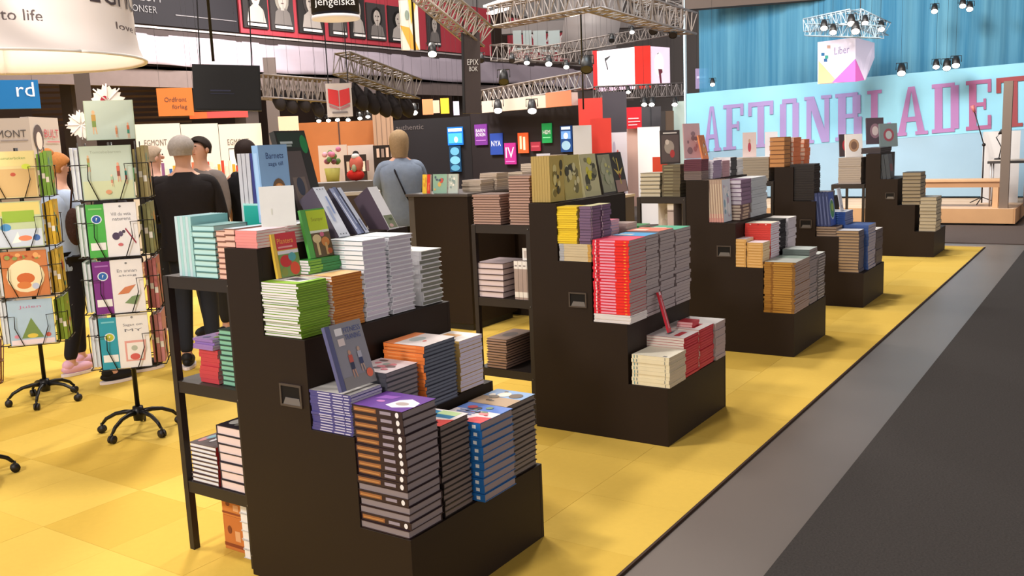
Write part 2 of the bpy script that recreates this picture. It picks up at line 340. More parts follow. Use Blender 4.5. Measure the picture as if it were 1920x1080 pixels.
stack('green-spined paperback with white page edges, third step', 'green-spined paperbacks', -2.63, -2.43, 2.252, 2.41, .982, 1.180, 22, '+x', '#7fa61e', '#f4ecf2', soft=True, jit=.005, spine=[('r', 0, .05, 1, .4, '#8dbb2a'), ('r', 0, .4, 1, .95, '#6a9418')],
      top=[('r', 0, 0, 1, 1, '#9fd04a'), ('r', .3, .15, .95, .9, '#efe9ea'), ('p', [(.4, .3), (.7, .2), (.8, .6), (.5, .7)], '#56606a')], toplabel='green and white cover topping the green-spined stack')
stack('white paperback stack edge beside the green-spined stack', 'white paperbacks at the stand side', -2.70, -2.637, 2.254, 2.40, .982, 1.150, 16, '-x', '#e9e0e4', '#f4ecf2', soft=True)
stack('orange-spined paperback on the third step', 'orange-spined paperbacks', -2.62, -2.424, 2.42, 2.588, .982, 1.183, 20, '+x', '#cf8024', '#f2e6dc', soft=True, jit=.004, spine=[('r', 0, .1, 1, .5, '#d98b2b'), ('r', 0, .5, 1, .95, '#b9681a')], top=[('r', 0, 0, 1, 1, '#f4c58a'), ('r', 0, .5, 1, 1, '#f1ead9')], toplabel='light orange cover topping the orange-spined stack')
stack('green booklet under the mushroom book', 'green booklets under the mushroom book', -2.665, -2.545, 2.43, 2.60, 1.186, 1.238, 5, '+x', '#3f8f3c', '#f2ecef', soft=True, spine=[('r', 0, .1, .4, .9, '#7fb93a'), ('r', .4, .1, 1, .9, '#2e8a4a')])
upright('red and yellow garden book with tomatoes leaning on the green stack', None, -2.594, 2.318, 1.184, .118, .165, .012, 8, '#f2c84a', soft=True,
        shapes=[('r', .14, .62, 1, 1, '#d8313f'), ('t', 'Plantera', .2, .76, .66, .12, '#f7b04a'), ('r', .2, .66, .8, .7, '#f0a0a0'), ('r', .14, .52, 1, .60, '#efe6f0'), ('r', .14, 0, 1, .52, '#7da052'), ('e', .42, .36, .24, .14, '#d3282c'), ('e', .75, .17, .2, .15, '#e8502e'), ('e', .7, .44, .16, .1, '#57a8b0'), ('e', .3, .12, .13, .1, '#8f9a40')])
upright('green mushroom book leaning above the green booklets', None, -2.574, 2.468, 1.240, .125, .188, .014, 12, '#57b04c', soft=True,
        shapes=[('r', .2, .55, 1, .97, '#c8de28'), ('t', 'Svampar', .36, .72, .5, .1, '#9a9a20'), ('r', .2, .5, 1, .55, '#f0f4e4'), ('r', .22, 0, 1, .5, '#6a5230'), ('e', .42, .38, .18, .09, '#e8cf9a'), ('r', .36, .04, .46, .34, '#e0c890'), ('e', .75, .3, .17, .1, '#d98a40'), ('r', .7, .03, .8, .28, '#dcb070'), ('e', .66, .46, .09, .05, '#d86a8a'), ('e', .86, .1, .1, .06, '#c8653a')])
for lb, gp, y0, y1, z1, n, pg in (('white hardback in the stack behind the orange paperbacks', 'first white stack', 2.597, 2.742, 1.296, 17, '#d3cbd8'), ('white hardback in the middle tall white stack', 'middle white stack', 2.747, 2.90, 1.296, 18, '#c9c2cc')):
    stack(lb, gp, -2.67, -2.425, y0, y1, .982, z1, n, '-y', '#f1f2f6', pg, jit=.004, top=[('r', 0, 0, 1, 1, '#f0f1f3'), ('r', .05, .1, .4, .9, '#dfe6e8')], spine=[('r', .0, .86, 1, 1, '#5f7276'), ('r', .35, .3, .6, .6, '#cfe0e2')])
stack('grey-green edged book at the end of third step', 'grey-green edged books', -2.61, -2.43, 2.945, 3.09, .982, 1.213, 12, '-y', '#e8e8ea', '#85857a', jit=.004, spine=[('r', .6, .0, .95, 1, '#fafafa')], top=[('r', 0, 0, 1, 1, '#e4e2da')])
# top of unit 1 and its rack
for i in range(6):
    o = upright('slim light teal book standing upright on the rack, '+['leftmost', 'second from left', 'third from left', 'third from right', 'second from right', 'rightmost'][i], 'upright teal books', -3.145+i*.0168, 2.30, 1.172, .18, .238, .0160, 0, '#a9d8d6' if i % 2 else '#c9dfe4', '#d9e6ea', yaw=90)
    o.location.x = -3.129+i*.0168
upright('deep teal book with pale border standing behind the teal stack', None, -3.03, 2.55, 1.172, .17, .27, .02, 0, '#a8e0d8', shapes=[('r', .03, .02, .97, .97, '#12a294')], yaw=0)
stack('pale teal book stacked on top of the front rack', 'pale teal books', -3.038, -2.898, 2.285, 2.46, 1.173, 1.378, 9, '+y', '#5f8f8d', '#c5ebe6', jit=.004)
stack('salmon-edged book stacked beside the pale teal books', 'salmon-edged books', -2.892, -2.812, 2.285, 2.46, 1.173, 1.36, 9, '+y', '#8f5f50', '#f2c7b2', jit=.002)
stack('salmon-edged book stacked next to the pink booklets', 'salmon-edged books at the stand edge', -2.806, -2.746, 2.256, 2.44, 1.302, 1.372, 3, '+y', '#8f5f50', '#f2c7b2', jit=.002, top=[('r', 0, 0, 1, 1, '#c3d3dc')])
stack('pink booklet at the top corner of the nearest stand', 'pink booklets', -2.742, -2.622, 2.256, 2.40, 1.302, 1.366, 6, '-y', '#f0958f', '#e9d8d4', soft=True, jit=.002, top=[('r', 0, 0, 1, 1, '#e9d6dc')], toplabel='pale pink cover topping the pink booklets')
stack('white and pink striped booklet behind the pink ones', 'white and pink booklets', -2.78, -2.625, 2.41, 2.60, 1.302, 1.372, 6, '+x', '#d9a6a8', '#efe6e2', soft=True, jit=.003, spine=[('r', 0, .1, 1, .5, '#e9e2dc')], top=[('r', 0, 0, 1, 1, '#e4e8ee')])
upright('small plain white card standing on the pink booklets', None, -2.64, 2.30, 1.375, .125, .148, .01, 2, '#fbfaf6', shapes=[('r', .3, .3, .34, .45, '#e9e9dc')], soft=True, name='white_card', cat='card', yaw=50)
stack('light blue book lying on the rack behind the white card', 'light blue books on the rack', -3.20, -3.01, 2.78, 2.98, 1.173, 1.34, 8, '+x', '#7fa9d6', '#dbe6f4', jit=.004, spine=[('r', .1, .2, .9, .8, '#a9c8ea')])
stack('white-edged book in the stack under the blue saint book', 'white-edged books behind the card', -2.99, -2.83, 2.62, 2.84, 1.302, 1.345, 4, '+x', '#4f7f9a', '#dfe9f2', jit=.003)
for i in range(4):
    upright(['leftmost tall silver-grey book behind the white card', 'second tall silver-grey book behind the white card', 'third tall silver-grey book behind the white card', 'tall navy book beside the silver-grey ones'][i], 'tall silver and navy books', -3.03+i*.026, 2.56, 1.345, .15, .30, .022, 0, '#c4c3c8' if i < 3 else '#2b2f78', '#b9b9c0')
upright('tall light blue book with an orange arched figure on its cover', None, -2.80, 2.46, 1.375, .15, .30, .035, 2, '#8fb8e2', '#e8eef4',
        shapes=[('t', 'Barnets', .24, .82, .6, .08, '#24407a'), ('t', 'saga till', .3, .71, .5, .07, '#24407a'), ('r', .36, .06, .82, .4, '#7a5a3a'), ('e', .59, .4, .23, .16, '#7a5a3a'), ('r', .40, .08, .78, .38, '#c9854a'), ('e', .59, .38, .19, .12, '#d98a3c'), ('e', .58, .42, .09, .07, '#f0b070'), ('e', .85, .1, .05, .02, '#e05a9a')], spine=[('r', .2, .1, .8, .9, '#a9cdf0')])
upright('large dark green book with a grey panel, leaning at the back', None, -2.83, 2.66, 1.345, .17, .40, .03, 15, '#2b2a26', '#3d3436',
        shapes=[('r', .05, .82, .98, .98, '#26382c'), ('e', .86, .85, .12, .1, '#1f8a4a'), ('r', .1, .86, .5, .885, '#c9d0cc'), ('r', .1, .83, .45, .85, '#aab4ae'), ('r', .1, .1, .7, .78, '#5f5350'), ('r', .2, .2, .6, .5, '#7a6a60'), ('r', .5, .12, .66, .18, '#e9e9ec'), ('e', .4, .4, .12, .1, '#3a4050')])
spiral = [('e', .25+.25*(i % 3), .05+.9*(i//3)/1, .05, .012, '#5a6070') for i in range(6)]
for lb, x, y, w, h, t, tl, c, cc, sh in (('white spiral binder leaning back on top of the nearest stand, spine outward', -2.600, 2.655, .062, .235, .10, 33, '#e2e7f2', '#544b58', spiral+[('r', .25, .3, .45, .6, '#a9b6d4'), ('r', .6, .45, .75, .8, '#8fa3cf')]),
        ('blue-grey binder leaning behind the white spiral binder', -2.612, 2.775, .022, .235, .09, 38, '#8a93b4', '#3a3440', [('r', .3, .1, .6, .9, '#d9deee')]),
        ('slate-blue thin binder leaning in the middle of the leaning books', -2.615, 2.80, .018, .24, .09, 38, '#5c6688', '#3a3440', [('r', .3, .2, .6, .8, '#aab4d0')]),
        ('pale grey thin binder leaning right of the slate-blue one', -2.612, 2.822, .022, .235, .09, 38, '#b4bacb', '#3a3440', [('r', .3, .05, .7, .3, '#6a7290')]),
        ('white and green book leaning at the far end of the stand top', -2.606, 2.965, .060, .21, .10, 32, '#eeecee', '#4a3b48', [('r', .05, .02, .95, .32, '#7c8468'), ('e', .4, .08, .2, .04, '#c9a5a0'), ('e', .6, .22, .2, .03, '#4f5a40')])):
    upright(lb, None, x, y, 1.302, w, h, t, tl, c, '#cfcfd8', shapes=sh, spine=[('r', 0, 0, 1, 1, cc)], name='binder', cat='binder')
# books on the shelves of rack 1
zs = .738
stack('dark red magazine on the middle shelf of front rack', 'red magazines', -3.10, -2.975, 2.31, 2.52, zs, .875, 8, '-y', '#c94048', '#d9a0a0', soft=True, jit=.006)
stack('purple and white magazine on top of the red pile', 'purple magazines', -3.12, -2.98, 2.30, 2.50, .876, .918, 4, '-y', '#9a78b8', '#e4d8ea', soft=True, jit=.008, top=blobs(21, ['#c77fb0', '#8fb04a', '#f0e6f4', '#5a5a90'], 10))
stack('green-edged book on the middle shelf of the front rack', 'green-edged books', -2.968, -2.835, 2.31, 2.50, zs, .965, 11, '+y', '#2f4f44', '#8cc4a6', jit=.004)
zs = .308
stack('thin white picture book on the low shelf of the front rack', 'thin white picture books', -3.185, -3.01, 2.29, 2.55, zs, .475, 9, '+x', '#4a3436', '#efeef2', jit=.003, spine=[('r', 0, 0, 1, 1, '#a02a30')], top=blobs(22, ['#e9e9ef', '#c77f80', '#8f9aa8', '#6fb0c0'], 12), toplabel='picture book with speckled white cover topping the thin white pile')
stack('thick pale-edged hardback on the low shelf of the front rack', 'thick pale-edged hardbacks', -3.003, -2.835, 2.29, 2.53, zs, .575, 7, '-x', '#2f2a36', '#efd9d6', jit=.003, spine=[('r', 0, 0, 1, 1, '#b03a44')], top=blobs(23, ['#1f1c20', '#8d8880', '#d9d6d0'], 14), toplabel='black and white covered hardback topping the thick pile')
for k, (a, b, nm, lb, c) in enumerate((((-3.10, 2.36, 0), (-2.97, 2.62, .15), 'cardboard_box', 'orange-brown cardboard box on the floor under the front rack', '#c8783a'), ((-3.10, 2.36, .151), (-2.97, 2.62, .24), 'cardboard_box', 'orange printed carton topmost of the floor boxes under the rack', '#d0823f'))):
    m = MB(); m.box(a, b, mat(c, .8, var=.15, scale=9)); o = m.build(nm, bevel=.002); tag(o, lb, 'box')
    art('tape_print', o, b[0]-a[0], b[2]-a[2], [('r', 0, .1, 1, .2, '#8a3f22'), ('r', .55, .3, .8, .6, '#e0a878'), ('e', .3, .6, .1, .12, '#7a3a20')], Matrix.Translation(a) @ Matrix.Rotation(R(90), 4, 'X'))
stack('white book in the pile on the floor under the front rack', 'white books on the floor', -2.96, -2.85, 2.33, 2.55, .001, .235, 6, '+y', '#d8d4d0', '#efece8', jit=.004)
# ================================================================== UNIT 2
BR = '#c6a292'
stack('brown-paged book on the second rack, left stack', 'left brown-paged stack', -3.225, -3.02, 4.41, 4.60, 1.173, 1.349, 12, '+y', '#6a4f44', BR, jit=.003)
stack('brown-paged book on the second rack, right stack', 'right brown-paged stack', -2.965, -2.812, 4.41, 4.58, 1.173, 1.455, 18, '+y', '#6a4f44', BR, jit=.003)
stack('dark brown book standing back between the brown-paged stacks', 'dark brown books on the second rack', -3.02, -2.95, 4.63, 4.8, 1.173, 1.40, 12, '+y', '#5a4034', '#8a6450', parts=False)
stack('brown-paged book in the tallest stack behind the right one', 'tallest brown-paged stack', -2.94, -2.81, 4.62, 4.78, 1.173, 1.55, 22, '+y', '#7a5f50', '#cdab95', jit=.003, parts=True)
stack('pale mauve-edged hardback on the middle shelf of the second rack', 'pale mauve hardbacks', -3.22, -3.02, 4.41, 4.66, .738, .945, 6, '+y', '#5a4648', '#dccaca', top=[('r', 0, 0, 1, 1, '#8a7478')])
for i in range(4):
    upright('white-spined guide with grey blocks on the second rack, '+['leftmost', 'second from left', 'third from left', 'rightmost'][i], 'white-spined guides', -2.915+i*.029, 4.41, .738, .16, .225, .027, 0, '#b09e98', '#e0d6cf', spine=[('r', 0, 0, 1, 1, '#a8948c'), ('r', 0, .06, 1, .2, '#ece6e0'), ('r', 0, .8, 1, 1, '#efe9e4'), ('r', .2, .86, .8, .9, '#9a9090')])
upright('small white price card propped on the white-spined guides', None, -2.90, 4.44, .966, .05, .07, .004, 0, '#f0ece6', shapes=[('r', .2, .2, .8, .8, '#c9bcb4')], yaw=0, name='price_card', cat='card')
stack('thin brown-edged book on the low shelf of the second rack', 'thin brown-edged books', -3.17, -3.02, 4.41, 4.72, .308, .486, 11, '+y', '#4a382e', '#c2a08e', top=[('r', 0, 0, 1, 1, '#8a6a56'), ('e', .5, .5, .3, .2, '#5a4438')])
OL = '#c4ad58'
for i in range(7):
    upright('olive comic standing at the top of the second stand, '+['backmost', 'second from back', 'third from back', 'middle one', 'third from front', 'second from front', 'frontmost'][i], 'olive comics on end', -2.770+i*.0172, 4.39, 1.305, .155, .255, .0160, 0, '#b59a58', '#c9ad78',
            shapes=([('r', 0, 0, 1, 1, OL)]+blobs(31, ['#4a4420', '#e4d890', '#8a7a30'], 16, .06, .14)) if i == 6 else None)
ol2 = [('r', 0, 0, 1, 1, '#c9bb6a')]+blobs(32, ['#3f3c22', '#e9e2a8', '#7c7440', '#b0a040'], 18, .06, .16)+[('e', .5, .25, .25, .2, '#a8b06a')]
for lb, y, w, t, bg, pal in (('olive comic with figures facing the aisle, second on top of the second stand', 4.568, .20, 5, '#c9bb6a', ['#3f3c22', '#e9e2a8', '#7c7440']),
        ('pale yellow comic facing the aisle, third on the second stand', 4.80, .20, 9, '#d8d3a0', ['#4a4a30', '#e8e048', '#8a8860']), ('dark-framed comic with pale drawing, second to last on the second stand', 5.03, .175, 11, '#2b261c', ['#b9bb98', '#d9d488', '#8a9a70'])):
    upright(lb, None, -2.672, y, 1.304, w, .255, .016, t, bg, shapes=[('r', .04, .04, .96, .96, bg if bg != '#2b261c' else '#a8a888')]+blobs(int(y*100), pal, 18, .06, .16))
upright('black comic with yellow butterfly figure at the end of the second stand', None, -2.672, 5.21, 1.304, .16, .255, .016, 12, '#26221a', shapes=[('r', .06, 0, .94, .3, '#b08a80'), ('p', [(.1, .6), (.5, .5), (.9, .62), (.6, .42), (.5, .46), (.4, .42)], '#e0c860'), ('r', .46, .2, .54, .85, '#d9c258'), ('e', .5, .4, .1, .07, '#8a3a20'), ('p', [(.15, .85), (.3, .9), (.4, .7)], '#a8a060')])
stack('cream paperback under the yellow stack', 'cream paperbacks under the yellow stack', -2.612, -2.408, 4.373, 4.53, .982, 1.078, 7, '-y', '#cdbb98', '#e4d5b8', soft=True, jit=.002, spine=[('r', .0, 0, .15, 1, '#a8aab0'), ('r', .9, 0, 1, 1, '#c89a4a')])
stack('yellow booklet in the stack on the third step', 'yellow booklets', -2.628, -2.49, 4.373, 4.49, 1.079, 1.283, 17, '-y', '#e6c21c', '#e8d070', soft=True, jit=.005, spine=[('r', 0, .1, 1, .6, '#f0cf2c')])
for k, (y0, y1) in enumerate(((4.375, 4.49), (4.495, 4.615))):
    stack(('plum spiral booklet beside the yellow stack', 'plum spiral booklet behind the first plum stack')[k], ('plum booklets', 'rear plum booklets')[k], -2.485, -2.405, y0, y1, 1.079, 1.285, 13, '+x', '#5c4560', '#7a627c', soft=True, jit=.004, spine=[('e', .08, .5, .03, .5, '#e0d8d8'), ('r', .15, .1, 1, .8, '#74587a')], top=[('r', 0, 0, 1, 1, '#c8c296')])
stack('pink and blue booklet on the third step of the second stand', 'pink and blue booklets', -2.60, -2.47, 4.70, 4.84, .982, 1.175, 12, '-y', '#7aa0d6', '#d9b0bc', soft=True, jit=.004, spine=[('r', 0, 0, .15, 1, '#e0304a'), ('r', .9, 0, 1, 1, '#e0304a')], top=[('r', 0, 0, 1, 1, '#ef8098')])
stack('grey-pink booklet on the third step beside the pink ones', 'grey-pink booklets', -2.60, -2.43, 4.86, 5.0, .982, 1.145, 10, '-y', '#b8a29c', '#c6b6ae', soft=True, jit=.004)
stack('green booklet on the third step of the second stand', 'green booklets', -2.60, -2.43, 5.02, 5.19, .982, 1.115, 8, '-y', '#3f9a58', '#b8b4a8', soft=True, jit=.005)
RED = '#e01f30'
stack('red spiral-bound book with pink title on the second stand', 'red spiral-bound books', -2.405, -2.18, 4.373, 4.585, .70, 1.105, 25, '-y', '#e2223a', '#b0a09e', soft=True, jit=.003, spine=[('r', .2, .25, .62, .85, '#efa0b8'), ('r', .62, .05, 1, .95, '#f0251c'), ('r', .86, .3, .92, .6, '#f0a030'), ('r', .07, .1, .10, .9, '#f4d8dc'), ('r', .14, .2, .16, .8, '#5a1a28')], top=[('r', 0, 0, 1, 1, '#e8486a')], toplabel='pink-topped red spiral book, highest of the red stack')
stack('white booklet beneath the red spiral books', 'white booklets beneath the red ones', -2.405, -2.18, 4.373, 4.585, .652, .699, 5, '-y', '#e4dede', '#e9e2e0', soft=True, jit=.002)
for lb, gp, y0, y1, top, tcol, tl in (('grey-edged magazine in the stack behind the red books', 'first grey-edged stack', 4.592, 4.77, 1.105, '#4aa4dc', 'blue-covered magazine topping the stack behind the red books'), ('grey-edged magazine in the third stack of the second step', 'second grey-edged stack', 4.776, 4.985, 1.112, '#e08068', 'coral-covered magazine on the third stack of the second step'), ('grey-edged magazine in the farthest stack of the second step', 'last grey-edged stack', 4.992, 5.22, 1.10, '#4fae8c', 'green-covered magazine on the farthest stack of the second step')):
    stack(lb, gp, -2.40, -2.185, y0, y1, .652, top, 24, '-y', '#8a7c7c', '#b4a8a8', soft=True, jit=.005, top=[('r', 0, 0, 1, 1, tcol), ('r', .1, .2, .5, .5, '#e8d8c8')], toplabel=tl)
stack('cream spiral-bound book at the front of the lowest step, second stand', 'cream spiral-bound books', -2.185, -1.958, 4.373, 4.60, .322, .488, 8, '-y', '#eadfbe', '#c8baa2', soft=True, jit=.004, spine=[('r', .05, .1, .08, .9, '#7aa0a0'), ('r', .13, .2, .16, .9, '#7a8a8a'), ('r', .88, .1, .9, .9, '#8a8a80')], top=[('r', 0, 0, 1, 1, '#f4eed9'), ('r', .8, .05, .9, .15, '#6a6a6a')], toplabel='cream cover topping the front stack of the lowest step, second stand')
for k, (y0, y1) in enumerate(((4.607, 4.815), (4.82, 5.04))):
    stack(('red-spined paperback in the nearer red row of the second stand', 'red-spined paperback in the farther red row of the second stand')[k], ('nearer red-spined stack', 'farther red-spined stack')[k], -2.21, -1.972, y0, y1, .322, (.545, .55)[k], 15, '+x', '#c22030', '#eadccf', soft=True, jit=.003, spine=[('r', .1, .3, .9, .6, '#d8485a')], top=[('r', 0, 0, 1, 1, '#f2ecea'), ('r', .2, .2, .8, .35, '#d03040'), ('r', .3, .5, .7, .6, '#8a8a90')], toplabel=('white and red cover topping the nearer red row', 'white and red cover topping the farther red row')[k])
stack('grey-paged book at the far end of the lowest step, second stand', 'grey-paged books', -2.2, -1.965, 5.05, 5.215, .322, .545, 10, '-y', '#b8aaa8', '#b3a09e', soft=True, top=[('r', 0, 0, 1, 1, '#e8e4e2')])
upright('slim red strip-shaped booklet leaning back above the red row', None, -2.10, 4.69, .552, .034, .235, .012, 16, '#d0283a', shapes=[('r', .3, .1, .6, .85, '#eaa0a8'), ('r', .2, .92, .8, 1, '#f0e0e0')])
stack('small red booklet lying loose on top of the red row', 'loose red booklets', -2.13, -2.03, 4.86, 4.97, .552, .582, 2, '+x', '#c02436', '#e0a8a8', soft=True)
# ================================================================== UNIT 3
o3 = 6.6
stack('maroon book at the top corner of the third stand', 'maroon books', -2.818, -2.674, 6.603, 6.75, 1.37, 1.457, 6, '-y', '#5c2637', '#7a4a54', soft=True, jit=.002)
stack('grey-brown book under the maroon ones', 'grey-brown books under the maroon ones', -2.818, -2.674, 6.603, 6.75, 1.302, 1.369, 5, '-y', '#6f5f5c', '#8a7a76', soft=True, jit=.002)
for lb, gp, y0, y1, z1, n, cv, pg, tc in (('lilac and white booklet on top of the third stand', 'lilac booklets', 6.77, 6.95, 1.44, 9, '#a590ac', '#e0dbe2', '#e9e0e8'), ('dusty pink book on top of the third stand', 'dusty pink books', 6.97, 7.13, 1.43, 6, '#b98a90', '#d8c8c8', '#c8a0a8'), ('black and white curled book on top of the third stand', 'black and white books', 7.15, 7.29, 1.45, 6, '#2a2628', '#f0eef0', '#e8e6e8'), ('white book at the far end of the third stand top', 'white books at the far top', 7.30, 7.44, 1.43, 6, '#dcdad8', '#efece8', '#f4f2f0')):
    stack(lb, gp, -2.80, -2.645, y0, y1, 1.302, z1, n, '+x', cv, pg, soft=True, jit=.004, top=[('r', 0, 0, 1, 1, tc)])
for i in range(8):
    upright('beige-edged book on end on the third stand, '+['backmost', 'second from back', 'third from back', 'fourth from back', 'fourth from front', 'third from front', 'second from front', 'frontmost'][i], 'beige-edged books on end', -2.640+i*.0195, 6.61, .984, .17, .318, .018, 3, '#b49a88', '#d8c0ac', spine=[('r', 0, 0, 1, .2, '#c89088'), ('r', .3, .1, .7, .9, '#d0bca4')], shapes=[('r', 0, 0, 1, 1, '#dfe3ec')]+blobs(41, ['#8fb8cc', '#c9b0c4', '#f2f2f4'], 14) if i == 7 else None)
stack('plum and white striped book on the third step, third stand', 'plum striped books', -2.60, -2.435, 6.80, 7.03, 1.10, 1.29, 6, '+x', '#7a5a78', '#d8cfd8', jit=.004, spine=[('r', 0, .3, .9, .9, '#8a6a88')])
stack('brown and cream striped book under the plum ones', 'brown striped books', -2.60, -2.435, 6.80, 7.03, .982, 1.099, 5, '+x', '#6a4a44', '#d8c4b0', jit=.006, spine=[('r', .2, .2, .8, .9, '#c0a088')])
stack('pale grey book at the far end of the third step, third stand', 'pale grey books', -2.61, -2.44, 7.05, 7.43, .982, 1.288, 16, '+x', '#c4c8cc', '#cfd0d2', soft=True, jit=.006, top=[('r', 0, 0, 1, 1, '#e6e8ea')])
for k, x0 in enumerate((-2.452, -2.325)):
    stack(('golden-spined pocket book, left column of the second step', 'golden-spined pocket book, right column of the second step')[k], ('left golden pocket books', 'right golden pocket books')[k], x0, x0+.122, 6.603, 6.77, .652, (.862, .838)[k], 9, '-y', '#d6a45c', '#e8cfa8', soft=True, jit=.002, spine=[('r', .1, .25, .9, .6, '#e6bb7c')], top=[('r', 0, 0, 1, 1, '#eadfe4')])
stack('red dotted paperback behind the golden pocket books', 'red dotted paperbacks', -2.41, -2.205, 6.79, 7.0, .652, .962, 18, '-y', '#d63a30', '#e2dde6', soft=True, jit=.003, spine=[('e', .2, .5, .03, .3, '#f0c0b0'), ('e', .5, .5, .03, .3, '#a01a1a'), ('e', .8, .5, .03, .3, '#f0c0b0')], top=[('r', 0, 0, 1, 1, '#f4f0dc')], toplabel='cream cover topping the red dotted paperbacks')
stack('black book with white curled edges on the second step, third stand', 'black and white edged books', -2.40, -2.21, 7.04, 7.2, .652, .965, 9, '-y', '#26222a', '#2f2c30', jit=.006, spine=[('r', .5, .1, 1, .5, '#e8e6ea')], top=[('r', 0, 0, 1, 1, '#2c302c')])
stack('white spiral book at the end of the second step, third stand', 'white spiral books', -2.40, -2.205, 7.22, 7.44, .652, .962, 14, '+x', '#d0c8d0', '#e4dfe4', soft=True, jit=.005, top=[('r', 0, 0, 1, 1, '#efece6')])
stack('gold-spined guide in the front stack of the lowest step, third stand', 'gold-spined guides', -2.2, -1.965, 6.603, 6.99, .322, .70, 22, '-y', '#a5742c', '#a89690', soft=True, jit=.004, spine=[('r', .22, .0, .3, 1, '#8a5a1c'), ('r', .3, .2, .9, .8, '#b98838'), ('r', .9, 0, 1, 1, '#8a6028')], top=[('r', 0, 0, 1, 1, '#b0b4ae'), ('r', 0, .6, 1, 1, '#8fa096')], toplabel='grey-green cover topping the gold-spined stack')
stack('grey-edged guide in the second stack of the lowest step, third stand', 'grey-edged guides', -2.19, -1.975, 7.0, 7.22, .322, .745, 20, '-y', '#5f6a66', '#9c9090', soft=True, jit=.005, top=[('r', 0, 0, 1, 1, '#c4ccc8')])
stack('striped grey magazine at the far end of the lowest step, third stand', 'striped grey magazines', -2.19, -1.97, 7.24, 7.44, .322, .68, 16, '+x', '#6a6264', '#a29a9a', soft=True, jit=.006, spine=[('r', .0, .1, .9, .5, '#b8b0ae')], top=[('r', 0, 0, 1, 1, '#d8dcd6')])
# rack 3 load
stack('pale-edged book on the third rack, left stack', 'left pale-edged stack', -3.21, -3.03, 6.64, 6.86, 1.173, 1.36, 6, '+y', '#5a5648', '#cfc4ac', jit=.004, top=[('r', 0, 0, 1, 1, '#b0a898')])
stack('olive-brown edged book on the third rack, right stack', 'right olive-brown stack', -3.02, -2.86, 6.64, 6.86, 1.173, 1.42, 10, '-y', '#6a5f48', '#8a8068', jit=.005, spine=[('r', .1, .3, .6, .7, '#8a8264')])
upright('bright orange-red book standing behind the pale stack on the third rack', None, -3.26, 7.0, 1.173, .12, .30, .03, 0, '#ea4a24', yaw=20)
upright('black-framed poster with dancing figures above the third rack', None, -3.05, 6.70, 1.424, .155, .26, .015, 4, '#3a302e', shapes=[('r', .06, .05, .94, .86, '#5c4e4a'), ('e', .45, .5, .25, .2, '#a89a8c'), ('e', .6, .3, .12, .12, '#b83a38'), ('e', .35, .65, .1, .08, '#d8c8b8'), ('r', .15, .9, .85, .94, '#d8d0c8')], yaw=35)
upright('pink-grey children book leaning beside the framed poster', None, -2.88, 6.78, 1.46, .14, .27, .015, 6, '#c4a0a4', shapes=blobs(43, ['#a87880', '#e0d0d0', '#8a7078'], 10), yaw=50)
upright('orange patterned book leaning at the top of the third stand', None, -2.74, 6.80, 1.45, .12, .19, .012, 12, '#e88a50', shapes=blobs(44, ['#f4b070', '#c86030', '#f0e0d0'], 12))
upright('white-spined book on the middle shelf of the third rack', None, -2.925, 6.65, .738, .16, .39, .052, 0, '#c9b8b2', spine=[('r', 0, 0, 1, 1, '#bfaeaa'), ('r', 0, .86, 1, 1, '#e8dccc'), ('r', 0, .82, 1, .84, '#6a5a50')])
upright('beige speckled folder standing on the third rack, middle shelf', None, -3.215, 7.0, .738, .23, .38, .02, 0, '#d8cfc2', shapes=[('r', 0, 0, 1, 1, '#d6cabc')]+blobs(45, ['#c4b4a4', '#f4f0e8'], 14), yaw=0)
# ================================================================== UNIT 4
stack('tan-edged thick book at the top corner of the fourth stand', 'tan-edged books', -2.855, -2.706, 8.73, 8.93, 1.302, 1.585, 7, '+y', '#8a5a38', '#cf9460', jit=.002)
stack('orange and white spiral book behind the tan ones', 'orange spiral books', -2.85, -2.685, 8.95, 9.19, 1.302, 1.575, 6, '+x', '#f07a34', '#f8ddc8', jit=.004, top=[('r', 0, 0, 1, 1, '#f4f0ec')])
upright('white booklet propped between the two orange stacks', None, -2.75, 9.22, 1.304, .08, .25, .01, 16, '#e8e2e0', shapes=blobs(46, ['#8a8a9a', '#c0b0b0'], 6))
stack('orange spiral book in the farther orange stack of the fourth stand', 'farther orange spiral books', -2.85, -2.69, 9.33, 9.52, 1.302, 1.55, 6, '+x', '#ee7430', '#f8d8c0', jit=.006)
stack('black hardback in the dark stack of the fourth stand', 'black hardbacks', -2.66, -2.43, 8.74, 8.96, .985, 1.325, 15, '-y', '#211917', '#3a302c', soft=False)
upright('white book with small figures leaning on the dark stack', None, -2.52, 8.99, 1.03, .13, .29, .015, 12, '#eceae8', shapes=blobs(47, ['#5a5a60', '#b04040', '#a0a0a8'], 6, .04, .09), spine=[('r', 0, 0, 1, 1, '#3a2f30')])
stack('grey book under the white leaning book, fourth stand', 'grey books, fourth stand', -2.61, -2.44, 9.15, 9.52, .985, 1.03, 3, '+x', '#6a605c', '#9a9088', soft=True)
stack('brown-edged book under the blue globe books', 'brown-edged books', -2.41, -2.215, 8.73, 8.95, .652, .745, 4, '+y', '#4a3a30', '#a08a78')
for i in range(5):
    upright('blue book on end with globe cover, fourth stand, '+['backmost', 'second from back', 'middle', 'second from front', 'frontmost'][i], 'blue globe books', -2.405+i*.032, 8.75, .747, .19, .31, .029, 6, '#2b3f86', '#8a90a8', shapes=[('r', 0, 0, 1, 1, '#2c50a8'), ('e', .5, .5, .42, .32, '#b8c8d8'), ('e', .5, .5, .36, .27, '#3f8a50'), ('e', .55, .55, .18, .12, '#9ab84a')] if i == 4 else None, spine=[('r', 0, 0, 1, 1, '#34406e'), ('r', .4, .05, .6, .9, '#6f7aa8')])
